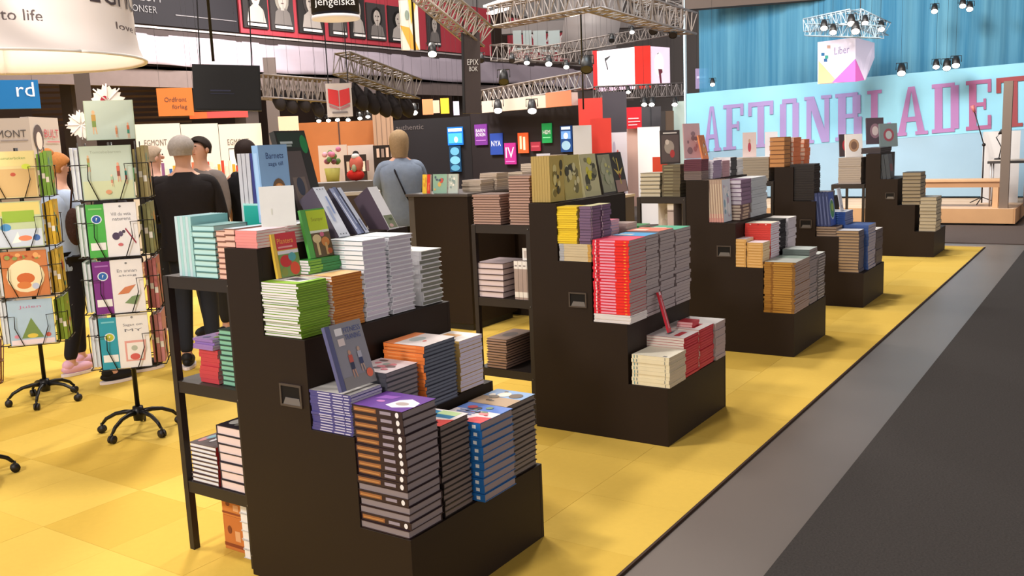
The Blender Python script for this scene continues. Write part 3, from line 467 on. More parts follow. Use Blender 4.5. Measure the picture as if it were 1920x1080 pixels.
stack('royal blue paperback in the blue stack, fourth stand', 'royal blue paperbacks', -2.41, -2.2, 8.97, 9.28, .652, .86, 10, '-y', '#2450a0', '#7d86a6', soft=True, spine=[('r', .2, .3, .7, .6, '#5f8ad0')], top=[('r', 0, 0, 1, 1, '#dfe4ee')])
upright('white booklet standing on the royal blue stack', None, -2.26, 9.05, .862, .10, .22, .01, 10, '#e4e6ee', shapes=[('r', .4, .1, .6, .25, '#5a4a60')])
stack('tan-edged dark book in the front stack of the lowest step, fourth stand', 'tan-edged dark books', -2.228, -2.015, 8.73, 8.93, .322, .71, 14, '+x', '#4a4348', '#b59878', jit=.003, spine=[('r', 0, 0, 1, 1, '#5c545c')], top=[('r', 0, 0, 1, 1, '#dde0e8')])
stack('blue-white edged book, second on the lowest step, fourth stand', 'blue-white edged books', -2.21, -1.98, 8.95, 9.25, .322, .74, 15, '-y', '#3a5a9a', '#b0a8b0', soft=True, jit=.005)
stack('dark magazine at the far end of the lowest step, fourth stand', 'dark magazines', -2.21, -1.98, 9.27, 9.55, .322, .665, 12, '+x', '#54484a', '#8f8684', soft=True, jit=.004, top=[('r', 0, 0, 1, 1, '#e8e4e0')])
stack('grey-brown book in the big block on the fourth rack', 'grey-brown block', -3.21, -2.87, 8.77, 9.0, 1.173, 1.40, 9, '-y', '#a09484', '#b0a494', soft=True, top=[('r', 0, 0, 1, 1, '#d8d8d8')])
upright('white and pink book standing on the grey-brown block', None, -3.16, 8.86, 1.402, .13, .24, .012, 8, '#dcc8c4', shapes=[('e', .5, .4, .12, .2, '#b04050'), ('e', .5, .65, .08, .08, '#c09a80')], yaw=20)
upright('white booklet leaning behind the tan-edged books', None, -2.95, 8.9, 1.402, .12, .25, .01, 20, '#e6e6ea', yaw=20)
# ================================================================== UNIT 5
for i in range(3):
    upright('dark slate book standing on the farthest stand, '+['back', 'middle', 'front'][i], 'dark slate books', -2.60+i*.05, 12.42, .984, .24, .31, .045, 8, '#3a4048', '#4a4a50', shapes=[('r', .2, .3, .8, .6, '#7a3a40')])
stack('black and tan banded book on the farthest stand', 'banded books', -2.365, -2.14, 12.42, 12.75, .652, 1.06, 9, '+y', '#221e1c', '#9a8c76', jit=.004, spine=[('r', .3, 0, .4, 1, '#d0c4a8')])
stack('beige banded book on the lowest step of the farthest stand', 'beige banded books', -2.155, -1.95, 12.42, 12.78, .322, .75, 10, '+y', '#8a8070', '#b8ac96', jit=.004)
rb = empty('shelf_rack', (-3.24, 12.44, 0))
MB().box((0, 0, .86), (.42, .78, .915), mat('#2c2320', .5)).build('shelf', rb)
for px in (0, .39):
    for py in (0, .75): MB().box((px, py, 0), (px+.03, py+.03, .859), mat('#2c2320', .5)).build('post', rb)
tag(rb, 'low black rack behind the farthest stand with a pale grey block of books', 'shelf rack')
stack('pale grey-brown book in the block beside the farthest stand', 'pale block books', -3.16, -2.87, 12.46, 12.9, .918, 1.26, 12, '-y', '#a89c94', '#b8aca4', soft=True)
for lb, x, y, z, w, h, c, pal, yw in (('white book with round emblem standing on the pale block', -3.10, 12.6, 1.262, .22, .30, '#ece8e6', ['#b08a6a', '#7a5a48'], 30), ('red and black book standing left of the round emblem book', -3.25, 12.9, 1.262, .18, .30, '#40343a', ['#b03040', '#8a8088'], 30),
        ('dark patterned book standing highest above the farthest stand', -2.86, 12.7, 1.42, .22, .34, '#4a3a44', ['#8a6a78', '#c8b8b8'], 30), ('grey and red book leaning at the top of the farthest stand', -2.70, 12.75, 1.38, .24, .30, '#7a8a8c', ['#a04a58', '#b8c0c0'], 40)):
    upright(lb, None, x, y, z, w, h, .03, 8, c, shapes=[('e', .5, .5, .3, .28, pal[0]), ('e', .5, .5, .18, .18, pal[1])], yaw=yw)
stack('dark book lying on top of the farthest stand', 'dark books on the farthest stand', -2.87, -2.63, 12.43, 13.1, 1.303, 1.375, 3, '-y', '#3a3034', '#4c4444')
# ================================================================== SECOND ROW CABINETS
r = empty('display_cabinet', (-5.36, 6.45, 0))
MB().box((0, 0, .06), (.60, .72, 1.19), BLACK).build('body', r, bevel=.003)
MB().box((-.09, -.01, 1.19), (.61, .74, 1.215), mat('#4a4340', .35)).build('top_board', r, bevel=.002)
MB().box((-.08, .02, 0), (-.002, .70, 1.19), mat('#57504c', .4)).build('side_post', r)
MB().box((.02, .03, 0), (.58, .66, .06), BLACK2).build('plinth', r)
tag(r, 'tall black cabinet behind the nearest stand with picture books on its top', 'display stand')
r = empty('display_cabinet', (-5.95, 8.7, 0))
MB().box((0, 0, 0), (.9, 1.6, .92), mat('#4a3a2e', .5)).build('body', r, bevel=.003)
MB().box((-.01, -.01, .92), (.91, 1.61, .95), mat('#c9b79e', .5)).build('top_board', r)
tag(r, 'low brown cabinet with pale top, glimpsed through the second rack', 'display stand')
for lb, x, c, w, pal in (('yellow spined picture book standing on the black cabinet', 792, '#f0c83a', .05, ['#e0a030']), ('red spined picture book tilting on the black cabinet', 801, '#e03a24', .035, ['#f07a50']),
        ('green and grey picture book on the black cabinet', 809, '#8fb4a0', .15, ['#d9b060', '#4a5a70', '#c9564a']), ('pale patterned picture book on the black cabinet', 838, '#b9c4bc', .10, ['#e8e4dc', '#8aa0a0'])):
    p = A(x, 366, Y=6.47)
    upright(lb, None, p.x, 6.47+.02*(x > 805), 1.218, w, .17, .02, 6, c, shapes=blobs(int(x), pal, 8), yaw=4 if x > 805 else 0, soft=True)
for k, (x0, x1, y0, y1, z1) in enumerate(((-5.02, -4.80, 6.72, 6.93, 1.32), (-4.98, -4.78, 6.94, 7.14, 1.37))):
    stack(('cream-edged catalogue on the black cabinet, lower pile', 'cream-edged catalogue on the black cabinet, higher pile')[k], ('lower cream catalogues', 'higher cream catalogues')[k], x0, x1, y0, y1, 1.217, z1, (6, 9)[k], '+y', '#8f7f74', '#c4b2a0', soft=True, jit=.006)
r = empty('display_cabinet', (-4.95, 7.25, 0))
MB().box((0, 0, 0), (.75, 1.1, 1.16), BLACK).build('body', r, bevel=.003)
MB().box((-.01, -.01, 1.16), (.76, 1.11, 1.19), BLACK2).build('top_board', r)
tag(r, 'black cabinet behind the second rack carrying cream piles and a white card', 'display stand')
for k, (x0, x1, y0, y1, z1, n) in enumerate(((-4.93, -4.72, 7.28, 7.5, 1.36, 8), (-4.90, -4.68, 7.52, 7.74, 1.43, 11), (-4.86, -4.63, 7.78, 8.0, 1.50, 14), (-4.66, -4.46, 7.28, 7.46, 1.31, 5))):
    lb = ('first cream-edged pile behind the second rack', 'second cream-edged pile behind the second rack', 'third, highest cream-edged pile behind the second rack', 'low pinkish pile under the white card')[k]
    stack('catalogue in the '+lb, lb, x0, x1, y0, y1, 1.192, z1, n, '+y', '#9a8a7c', ('#cbbba8', '#cbbba8', '#cbbba8', '#d8bcae')[k], soft=True, jit=.008)
flush_stacks()
upright('white card-like book standing above the brown-paged stacks', None, -4.70, 7.50, 1.192, .13, .33, .014, 4, '#dfdbe6', yaw=20)
# grey service table with a red toy in the middle distance
t = empty('service_table', tuple(A(690, 600, z=0, d=None) if 0 else (-6.22, 6.32, 0)), (0, 0, R(46)))
MB().box((-.30, -.22, 1.215), (.42, .22, 1.25), mat('#c9c2be', .4)).build('table_top', t, bevel=.004)
MB().box((-.29, -.18, 1.252), (.36, .10, 1.34), mat('#6c6663', .6)).build('raised_edge', t)
for px in (-.25, .28):
    MB().box((px, -.2, 0), (px+.03, -.17, 1.214), mat('#d8d2ce', .4)).build('leg', t)
tag(t, 'grey high table with pale top and thin legs, left of the woman in denim', 'table')
f = empty('toy_figure', (-6.05, 6.45, 1.342)); 
MB().ball((0, 0, .055), (.10, .06, .055), mat('#c8281e', .7)).build('body', f)
MB().ball((.02, 0, .16), (.075, .05, .08), mat('#d87060', .7)).build('head', f)
MB().ball((.02, -.005, .225), (.04, .04, .03), mat('#e0dcd8', .7)).build('cap', f)
MB().ball((.03, -.045, .12), (.025, .02, .035), mat('#a8b090', .7)).build('patch', f)
tag(f, 'red and pink soft toy sitting on the grey high table', 'toy')
# ================================================================== SPINNER RACKS
WIRE = mat('#1c1a1a', .35, metal=.4)
def spinner(loc, yaw, label, rows=4, parts=True, legrot=0):
    r = empty('spinner_rack', loc, (0, 0, R(yaw)))
    MB().tube([(0, 0, .10), (0, 0, 1.74)], .014, WIRE, 10).build('pole', r)
    MB().lathe([(0, .16), (.03, .16), (.035, .12), (.03, .075), (0, .075)], (0, 0, 0), WIRE, 16).build('hub', r)
    for k in range(5):
        a = R(legrot+72*k); c, s_ = math.cos(a), math.sin(a)
        lg = MB().tube([(c*q, s_*q, z) for q, z in ((.02, .125), (.08, .128), (.14, .118), (.20, .088), (.225, .06))], [.016, .014, .012, .011, .009], WIRE, 8).build('leg', r)
        cb = MB(); px, py = .232*c, .232*s_
        cb.tube([(px-.016*s_, py+.016*c, .025), (px-.004*s_, py+.004*c, .025)], .024, BLACK2, 12)
        cb.tube([(px+.004*s_, py-.004*c, .025), (px+.016*s_, py-.016*c, .025)], .024, BLACK2, 12)
        cb.tube([(px, py, .03), (px, py, .062)], .008, WIRE, 6); cb.build('caster', lg)
    if not parts: return tag(r, label, 'book rack')
    for sx in (-.15, .15):
        for sy_ in (-.12, .12): MB().tube([(sx, sy_, .43), (sx, sy_, 1.74)], .004, WIRE, 6).build('upright_wire', r)
    for i in range(rows):
        z0 = .44+i*.325
        for q in range(4):
            W = MB(); P = lambda x, y, z: tuple(Matrix.Rotation(R(90*q), 3, 'Z') @ Vector((x, y, z0+z)))
            w_ = .155; y1 = -.205
            W.tube([P(-w_, -.13, 0), P(-w_, y1, 0), P(w_, y1, 0), P(w_, -.13, 0), P(-w_, -.13, 0)], .0035, WIRE, 6)
            for sgn in (-1, 1):
                W.tube([P(sgn*w_, -.13, .20), P(sgn*w_, y1-.004, .20), P(sgn*.095, y1-.004, .20), P(sgn*.10, y1-.004, .12), P(sgn*.055, y1-.004, 0)], .003, WIRE, 6)
            W.build('wire_pocket', r)
    return tag(r, label, 'book rack')
def facing(loc): return math.degrees(math.atan2(-loc[0]*-1, 1)) 
def yaw_to_cam(x, y, extra=0): return math.degrees(math.atan2(-x, y))+extra   # local -Y looks at the camera
S2, S1, S0 = (-4.92, 3.21, 0), (-6.17, 3.34, 0), (-4.98, 2.22, 0)
y2, y1 = yaw_to_cam(S2[0], S2[1], -8), yaw_to_cam(S1[0], S1[1], -10)
spinner(S2, y2, 'black wire spinner rack of picture books nearer to the stands, on casters', legrot=20)
spinner(S1, y1, 'black wire spinner rack of picture books at the left edge, on casters', legrot=48)
spinner(S0, 0, 'black five-arm caster base cut off by the left photo edge', parts=False, legrot=0)
def in_rack(base, yaw, label, i, q, dx, w, h, t, cover, shapes, dy=0, soft=False, group=None, spine=None, tilt=2, pg='#e8e6e2'):
    a = R(yaw+90*q); v = Matrix.Rotation(a, 4, 'Z') @ Vector((dx-w/2, -.197+dy, 0))
    return upright(label, group, base[0]+v.x, base[1]+v.y, .444+i*.325, w, h, t, tilt, cover, pg, shapes=shapes, yaw=yaw+90*q, soft=soft, spine=spine, name='picture_book')
kid = lambda s, bg, pal, n=14: [('r', .02, .01, .98, .99, bg)]+blobs(s, pal, n, .04, .12)
PA = ['#d9a05a', '#9fb27a', '#c0563c', '#3f8a80', '#e8dcc4']
in_rack(S2, y2, 'pale grey-green picture book with elves, top pocket of the nearer spinner', 3, 0, 0, .27, .30, .02, '#b9cdb8', [('r', .02, .01, .98, .99, '#c3d3c4'), ('r', .02, .01, .98, .35, '#cdd6ae'), ('t', 'Tomtebobarnen', .2, .86, .6, .05, '#9fae9a')]+figure(.16, .68, .3, '#e0b890', '#b08a4a', '#8fa860', .7)+figure(.72, .5, .36, '#e8b090', '#d06a50', '#8a4030', .7)+figure(.86, .42, .3, '#e0b090', '#2f8a80', '#b04a30', .6)+figure(.58, .35, .22, '#f0d0b0', '#a8c8a0', '#d08a70', .8)+[('e', .5, .14, .06, .04, '#d99a70')])
def strip(base, yaw, i, col, badge, pal, lb):
    in_rack(base, yaw, 'narrow '+lb+' activity book with round badge in nearer spinner', i, 0, -.088, .094, .30, .012, col, [('e', .55, .72 if i != 0 else .62, .3, .085, '#e8f0f8'), ('e', .55, .72 if i != 0 else .62, .24, .068, badge), ('t', '?', .5, .69 if i != 0 else .59, .1, .06, '#ffffff'), ('r', .1, .14, .95, .28, '#f4f4f2'), ('r', .15, .90, .9, .93, pal)], soft=True)
strip(S2, y2, 2, '#4fb54a', '#1f58a8', '#8fd07a', 'green'); strip(S2, y2, 1, '#7f2a8a', '#2a6ab8', '#b070c0', 'purple'); strip(S2, y2, 0, '#2aa0b8', '#c0c83a', '#7fd0dc', 'turquoise')
wt = lambda ttl1, ttl2, pic: [('t', ttl1, .2, .76, .62, .06, '#7a7a84'), ('t', ttl2, .24, .67, .56, .05, '#7a7a84'), ('e', .5, .93, .04, .02, '#8a8a8a')]+pic
in_rack(S2, y2, 'white book with dark berry sprig, second pocket of the nearer spinner', 2, 0, .045, .17, .305, .014, '#f2f0f2', wt('Vill du veta', 'naturens', [('e', .3, .38, .12, .07, '#4a3a58'), ('e', .45, .42, .07, .05, '#5a4a68'), ('e', .55, .46, .05, .03, '#4a3a50'), ('p', [(.6, .5), (.9, .22), (.92, .25), (.62, .53)], '#a03048'), ('e', .42, .22, .08, .03, '#d06a70')]))
in_rack(S2, y2, 'white book with orange and green leaves, third pocket of the nearer spinner', 1, 0, .045, .17, .305, .014, '#f4f0f0', wt('En annan', 'skog', [('p', [(.15, .35), (.4, .48), (.75, .52), (.5, .36)], '#d8855a'), ('p', [(.35, .18), (.6, .3), (.85, .32), (.7, .14)], '#7f9a6a')]))
in_rack(S2, y2, 'white book with red lantern drawing, lowest pocket of the nearer spinner', 0, 0, .045, .17, .315, .014, '#f4f1f0', wt('Sagan om', 'MY', [('p', [(.2, .12), (.8, .12), (.88, .5), (.2, .5)], '#e8a8a0'), ('p', [(.26, .15), (.75, .15), (.81, .46), (.26, .46)], '#f4efec'), ('e', .5, .2, .16, .06, '#d8605a'), ('e', .5, .36, .1, .05, '#b8c0b0')]))
FR = [('light blue picture book with a fir tree, lowest pocket of the left spinner', '#a9c3da', [('t', 'Julen', .25, .8, .5, .08, '#c07aa0'), ('p', [(.25, .15), (.75, .15), (.5, .6)], '#6f8a4a'), ('e', .5, .2, .12, .05, '#d8c04a'), ('r', .02, .01, .98, .12, '#e8d8e0'), ('e', .15, .2, .06, .04, '#d88aa0'), ('e', .85, .2, .06, .05, '#c05a50')]),
      ('orange-brown patterned picture book with a fox, third pocket of the left spinner', '#c87a44', [('e', .5, .45, .42, .36, '#e8dcb4'), ('e', .5, .4, .2, .12, '#c8662e'), ('e', .45, .25, .16, .08, '#d07a3a'), ('e', .7, .22, .08, .07, '#b8c0d8')]+blobs(55, ['#b04a2a', '#8a9a50', '#e8a868'], 14, .03, .07, (.02, .8, .98, .99))),
      ('green and blue picture book with geese, second pocket of the left spinner', '#b9c8a0', [('r', .02, .7, .98, .98, '#d8c878'), ('r', .15, .55, .85, .8, '#8fb038'), ('r', .02, .02, .98, .4, '#c8d4e4'), ('e', .2, .45, .12, .08, '#4a90c8'), ('p', [(.3, .1), (.5, .12), (.45, .35)], '#f0f0ec'), ('e', .6, .2, .15, .06, '#e8845a'), ('e', .85, .2, .08, .07, '#3f6ab0')]),
      ('tan and yellow meadow picture book, top pocket of the left spinner', '#d8c890', [('r', .02, .68, .98, .98, '#dccf8e'), ('t', 'Blomsterboken', .2, .82, .6, .06, '#5a8a40'), ('r', .02, .02, .98, .62, '#c8a870'), ('e', .5, .5, .06, .04, '#b04a30'), ('e', .8, .66, .1, .06, '#c8d848')])]
for i, (lb, bg, sh) in enumerate(FR): in_rack(S1, y1, lb, i, 0, 0, .27, .30, .02, bg, sh)
SC2 = {1: ['#c8848a', '#b86a6a', '#8a8a5a', '#a89a68'], 3: ['#f0eef4', '#c4dcd4', '#cfe4dc', '#dfe4f4']}
SC1 = {1: ['#7f9a2a', '#c8a83a', '#d8b02a', '#7aa83a'], 3: ['#c8ccd0', '#b8c0b0', '#a8b8cc', '#c0b8b0']}
for base, yaw, sc, nm in ((S2, y2, SC2, 'nearer spinner'), (S1, y1, SC1, 'left spinner')):
    for q, side in ((1, 'right side'), (3, 'left side')):
        for i in range(4):
            for k in range(3):
                in_rack(base, yaw, 'picture book, %s pocket row %s, %s of %s' % (['lowest', 'second', 'third', 'top'][i], ['front', 'middle', 'back'][k], side, nm), i, q, 0, .23, .295-.01*k, .019, sc[q][i], kid(60+i*7+q, sc[q][i], PA, 8), dy=.022*k, tilt=0, spine=[('r', 0, 0, 1, 1, sc[q][i]), ('r', 0, .3+.1*k, 1, .42+.1*k, '#e8e4dc')], pg='#dfe4ea')
# header cards
def card(base, yaw, dx, dy, z, w, h, c, sh, lb, tilt=4):
    v = Matrix.Rotation(R(yaw), 4, 'Z') @ Vector((dx-w/2, dy, 0))
    upright(lb, None, base[0]+v.x, base[1]+v.y, z, w, h, .008, tilt, c, shapes=sh, yaw=yaw, soft=True, name='picture_book')
card(S2, y2, .03, -.11, 1.752, .26, .22, '#b9cdb8', [('r', .02, .01, .98, .99, '#bccfc6')]+figure(.18, .45, .6, '#e0b890', '#c09a50', '#7f9a50', .6)+figure(.86, .22, .4, '#e0b090', '#d06a40', '#2f8a70', .5)+figure(.62, .2, .3, '#e0b090', '#d08a60', '#c07a50', .6), 'second elf picture book standing above the nearer spinner')
def snow(p, r, lb, red=False, yaw=0):
    o = MB(); pts = []
    for k in range(32):
        a = 2*math.pi*k/32; q = r*(1 if k % 2 else .80)*(1.0 if (k//2) % 4 else 1.1); pts.append((q*math.cos(a), 0, q*math.sin(a)))
    o.prism(pts, (0, .006, 0), mat('#fbf4f2', .6)); ob = o.build('paper_snowflake', None, p, (0, 0, R(yaw)))
    for k in range(8): 
        a = math.pi*k/4; MB().tube([(0, -.002, 0), (1.12*r*math.cos(a), -.002, 1.12*r*math.sin(a))], r*.05, mat('#f8f0ee', .6), 6).build('ray', ob)
    if red: art('print', ob, 2*r, 2*r, [('r', .1, .2, .55, .75, '#f8f4f4'), ('e', .42, .5, .14, .18, '#b01f3c'), ('r', .3, .22, .55, .5, '#f8f4f4')], Matrix.Translation((-r, -.002, -r)) @ Matrix.Rotation(R(90), 4, 'X'))
    tag(ob, lb, 'decoration')
snow(tuple(A(202, 190, d=5.80)), .088, 'round white paper snowflake with red print above the nearer spinner', True, y2)
snow(tuple(A(152, 234, d=5.95)), .075, 'white paper snowflake left of the elf picture book', False, y2)
# wire basket at the left photo edge
wb = empty('wire_basket', tuple(A(-22, 720, z=0)))
for a0 in range(12):
    a = a0*math.pi/6; MB().tube([(.10*math.cos(a), .10*math.sin(a), .005), (.14*math.cos(a), .14*math.sin(a), .34)], .004, mat('#6a3a2c', .5), 6).build('wire', wb)
for z, q in ((.008, .10), (.17, .12), (.34, .14)):
    MB().tube([(q*math.cos(k*math.pi/8), q*math.sin(k*math.pi/8), z) for k in range(17)], .005, mat('#6a3a2c', .5), 6).build('ring', wb)
tag(wb, 'brown wire basket cut off by the left photo edge', 'basket')
# ================================================================== PEOPLE
def skin_obj(name, nodes, edges, m, parent=None, sub=2):
    names = list(nodes); me = bpy.data.meshes.new(name)
    me.from_pydata([nodes[k][0] for k in names], [(names.index(a), names.index(b)) for a, b in edges], [])
    o = bpy.data.objects.new(name, me); C.objects.link(o); sk = o.modifiers.new('skin', 'SKIN'); sk.use_smooth_shade = True
    me.skin_vertices.new() if not me.skin_vertices else None
    for i, k in enumerate(names):
        rr = nodes[k][1]; me.skin_vertices[0].data[i].radius = (rr, rr) if not isinstance(rr, tuple) else rr
        me.skin_vertices[0].data[i].use_root = (i == 0)
    sb = o.modifiers.new('sub', 'SUBSURF'); sb.levels = sb.render_levels = sub
    bpy.context.view_layer.update()
    nm = bpy.data.meshes.new_from_object(o.evaluated_get(bpy.context.evaluated_depsgraph_get()))
    o.modifiers.clear(); o.data = nm; nm.materials.clear(); nm.materials.append(m); nm.name = name
    for p in nm.polygons: p.use_smooth = True
    if parent: o.parent = parent
    return o
def person(label, pos, face, H, top, low, shoe, hair, style='short', sleeve='long', skin='#d9a58c', arms=((.25, -.1), (.25, -.1)), stride=0, head_turn=0, wide=1.0, nod=0):
    """face: heading in degrees of the look direction (0 = +Y). local front is -Y."""
    s = H/1.76; r = empty('person', pos, (0, 0, R(180-face))); r.scale = (s, s, s)
    SK = mat(skin, .55)
    n = {'pel': ((0, 0, .97), .105), 'sp': ((0, .01, 1.14), .10), 'ch': ((0, .01, 1.32), .115), 'nb': ((0, .01, 1.455), .058), 'nk': ((0, 0, 1.53), .05),
         'h1': ((0, -.015, 1.595), .066), 'h2': ((0, -.01, 1.665), .083), 'h3': ((0, 0, 1.715), .068)}
    e = [('pel', 'sp'), ('sp', 'ch'), ('ch', 'nb'), ('nb', 'nk'), ('nk', 'h1'), ('h1', 'h2'), ('h2', 'h3')]
    hands = []
    for sd, nm in ((-1, 'l'), (1, 'r')):
        fwd, out = arms[0] if sd < 0 else arms[1]
        shd = (sd*.165*wide, .01, 1.42); elb = (sd*(.20+out*.1)*wide, .03-.12*max(fwd, 0), 1.145); 
        if fwd > .6: wr = (sd*(.14)*wide, elb[1]-.24, 1.145+.10*(fwd-.6))
        else: wr = (elb[0]+sd*.01, elb[1]-.10-.1*fwd, .91)
        n['cl'+nm] = ((sd*.085*wide, .01, 1.41), .066); n['sh'+nm] = (shd, .052); n['el'+nm] = (elb, .038); n['wr'+nm] = (wr, .026)
        e += [('nb', 'cl'+nm), ('cl'+nm, 'sh'+nm), ('sh'+nm, 'el'+nm), ('el'+nm, 'wr'+nm)]
        d = (Vector(wr)-Vector(elb)).normalized(); pm = Vector(wr)+d*.05; n['pm'+nm] = (tuple(pm), (.034, .018)); e.append(('wr'+nm, 'pm'+nm))
        side = Vector((0, 1, 0)) if abs(d.z) > .6 else Vector((1, 0, 0)); inn = Vector((-sd, 0, 0)) if abs(d.z) > .6 else Vector((0, 0, -1))
        for j, (off, ln) in enumerate(((-.024, .062), (-.008, .072), (.008, .068), (.024, .054))):
            b = pm+side*off; n['f%s%da' % (nm, j)] = (tuple(b+d*.02), .009); n['f%s%db' % (nm, j)] = (tuple(b+d*(.02+ln*.5)+inn*.006), .0085); n['f%s%dc' % (nm, j)] = (tuple(b+d*(.02+ln*.85)+inn*.024), .007)
            e += [('pm'+nm, 'f%s%da' % (nm, j)), ('f%s%da' % (nm, j), 'f%s%db' % (nm, j)), ('f%s%db' % (nm, j), 'f%s%dc' % (nm, j))]
        th = Vector(wr)+d*.03-side*.03; n['t%sa' % nm] = (tuple(th), .011); n['t%sb' % nm] = (tuple(th+d*.035-side*.015), .009); e += [('wr'+nm, 't%sa' % nm), ('t%sa' % nm, 't%sb' % nm)]
        st = sd*stride
        hip = (sd*.088, 0, .90); kn = (sd*.095, -.02-st*.5, .50); an = (sd*.10, .03-st, .085)
        n['hp'+nm] = (hip, .085); n['kn'+nm] = (kn, .056); n['an'+nm] = (an, .04); n['to'+nm] = ((sd*.11, an[1]-.13, .04), .032)
        e += [('pel', 'hp'+nm), ('hp'+nm, 'kn'+nm), ('kn'+nm, 'an'+nm), ('an'+nm, 'to'+nm)]
    body = skin_obj('body', n, e, SK, r)
    # face, ears and hair turn with the head
    hd = empty('head_details', (0, -.01, 1.66), (R(nod), 0, R(head_turn)), r)
    fc = MB(); fc.ball((0, -.088, -.005), (.013, .022, .02), SK, 8, 6); 
    for sx in (-1, 1): fc.ball((sx*.083, .005, -.01), (.012, .02, .03), SK, 8, 6)
    fc.build('nose_and_ears', hd)
    ey = MB()
    for sx in (-1, 1): ey.ball((sx*.03, -.079, .022), (.011, .007, .007), mat('#2a221e', .3), 8, 6)
    ey.ball((0, -.080, -.045), (.022, .006, .006), mat('#a85a54', .5), 8, 6); ey.build('eyes_and_mouth', hd)
    hm = MB(); HM = mat(hair, .75, var=.25, scale=60)
    nu, nv = 22, 12; vs = []; L0 = {'short': .055, 'bob': .17, 'long': .34, 'bun': .07}[style]
    for j in range(nv+1):
        for i in range(nu):
            th = 2*math.pi*i/nu; fr = max(0, -math.sin(th)); q = 1+.025*math.sin(9*th)
            if j <= 7: ph = math.pi/2*j/7*(1-.42*fr); zz = .012+.098*math.cos(ph); rr = math.sin(ph)
            else: k_ = (j-7)/(nv-7); ph = math.pi/2*(1-.42*fr); rr = math.sin(ph)*(1-.25*k_*k_ if style != 'short' else 1-.12*k_); zz = .012+.098*math.cos(ph)-L0*k_*max(0, 1-1.5*fr)
            vs.append((.096*q*rr*math.cos(th), .008+.108*q*rr*math.sin(th), zz))
    fs = [(j*nu+i, (j+1)*nu+i, (j+1)*nu+(i+1) % nu, j*nu+(i+1) % nu) for j in range(nv) for i in range(nu)]
    hm.add(vs, fs, HM, True)
    if style == 'bun': hm.ball((0, .09, .075), (.05, .05, .05), HM, 12, 8); hm.ball((0, .06, -.05), (.06, .05, .07), HM, 12, 8)
    hm.build('hair', hd)
    # clothes
    tn = {k: n[k] for k in ('pel', 'sp', 'ch', 'nb')}; gr = lambda v, g: (v[0], v[1]+g if not isinstance(v[1], tuple) else v[1])
    tn = {'pel': ((0, 0, .93), .125), 'sp': gr(n['sp'], .026), 'ch': gr(n['ch'], .022), 'nb': ((0, .01, 1.45), .066)}
    te = [('pel', 'sp'), ('sp', 'ch'), ('ch', 'nb')]
    for nm in 'lr':
        tn['cl'+nm] = gr(n['cl'+nm], .012); tn['sh'+nm] = gr(n['sh'+nm], .016); te += [('nb', 'cl'+nm), ('cl'+nm, 'sh'+nm)]
        if sleeve != 'none':
            a, b = Vector(n['sh'+nm][0]), Vector(n['el'+nm][0])
            if sleeve == 'short': tn['el'+nm] = (tuple(a.lerp(b, .6)), .058); te.append(('sh'+nm, 'el'+nm))
            else:
                tn['el'+nm] = gr(n['el'+nm], .018); tn['wr'+nm] = gr(n['wr'+nm], .012); te += [('sh'+nm, 'el'+nm), ('el'+nm, 'wr'+nm)]
    TM = mat(top, .85, var=.10, scale=25, bump=.3); so_ = skin_obj('shirt', tn, te, TM, r)
    bm = bmesh.new(); bm.from_mesh(so_.data); prev = None
    for z, hw, hd_ in ((.84, .178, .125), (.86, .182, .130), (.97, .178, .126), (1.10, .166, .116), (1.25, .182, .124), (1.35, .196, .122), (1.41, .186, .108), (1.45, .135, .088), (1.475, .085, .070), (1.495, .062, .060)):
        ring = []
        for i in range(20):
            a = 2*math.pi*i/20; c_, s_ = math.cos(a), math.sin(a)
            ring.append(bm.verts.new((hw*wide*math.copysign(abs(c_)**.8, c_), .008+hd_*math.copysign(abs(s_)**.8, s_)+.006*math.sin(5*a+z*9), z)))
        if prev:
            for i in range(20): bm.faces.new((prev[i], prev[(i+1) % 20], ring[(i+1) % 20], ring[i])).smooth = True
        prev = ring
    bm.normal_update(); bm.to_mesh(so_.data); bm.free()
    pn = {'pel': ((0, .005, .955), .112)}; pe = []
    for nm in 'lr':
        pn['hp'+nm] = gr(n['hp'+nm], .014); pn['kn'+nm] = gr(n['kn'+nm], .017); a = n['an'+nm][0]; pn['an'+nm] = ((a[0], a[1], .11), .052)
        pe += [('pel', 'hp'+nm), ('hp'+nm, 'kn'+nm), ('kn'+nm, 'an'+nm)]
    skin_obj('trousers', pn, pe, mat(low, .8, bump=.2, scale=20), r)
    for nm in 'lr':
        a = n['an'+nm][0]; m = MB(); SM = mat(shoe, .6)
        m.ball((a[0], a[1]-.055, .055), (.047, .135, .045), SM, 14, 8); m.ball((a[0], a[1]+.015, .085), (.044, .05, .045), SM, 12, 8)
        so = m.build('shoe', r); MB().prism([(a[0]+.05*math.cos(k*math.pi/8), a[1]-.055+.14*math.sin(k*math.pi/8), .002) for k in range(16)], (0, 0, .022), mat('#e8dcdc', .7)).build('sole', so)
    return tag(r, label, 'person')
def spot(x, y, d): v = A(x, y, d=d); return (v.x, v.y, 0)
vdir = lambda x: math.degrees(YAW+math.atan((x-960)/FPX))          # heading of the view ray through column x
person('man with grey hair in a black sweater seen from behind', spot(352, 400, 7.5), vdir(352)+8, 1.79, '#1f1a1b', '#20222a', '#1c1a1a', '#a39a94', wide=1.18, head_turn=-18, arms=((.3, .1), (.75, .1)))
person('dark-haired man in a grey sweater facing the grey-haired man', spot(386, 400, 8.7), vdir(352)+222, 1.80, '#7a706c', '#2a2a30', '#2a2a2c', '#2c221e', wide=1.08, arms=((.8, .2), (.3, .1)))
person('woman with short fair-grey hair in a black top, left of the men', spot(296, 400, 9.4), vdir(300)+70, 1.74, '#1b1b20', '#191a20', '#1f1c1c', '#a08c78', sleeve='short', skin='#dba894', wide=.95, arms=((.8, .1), (.7, .1)))
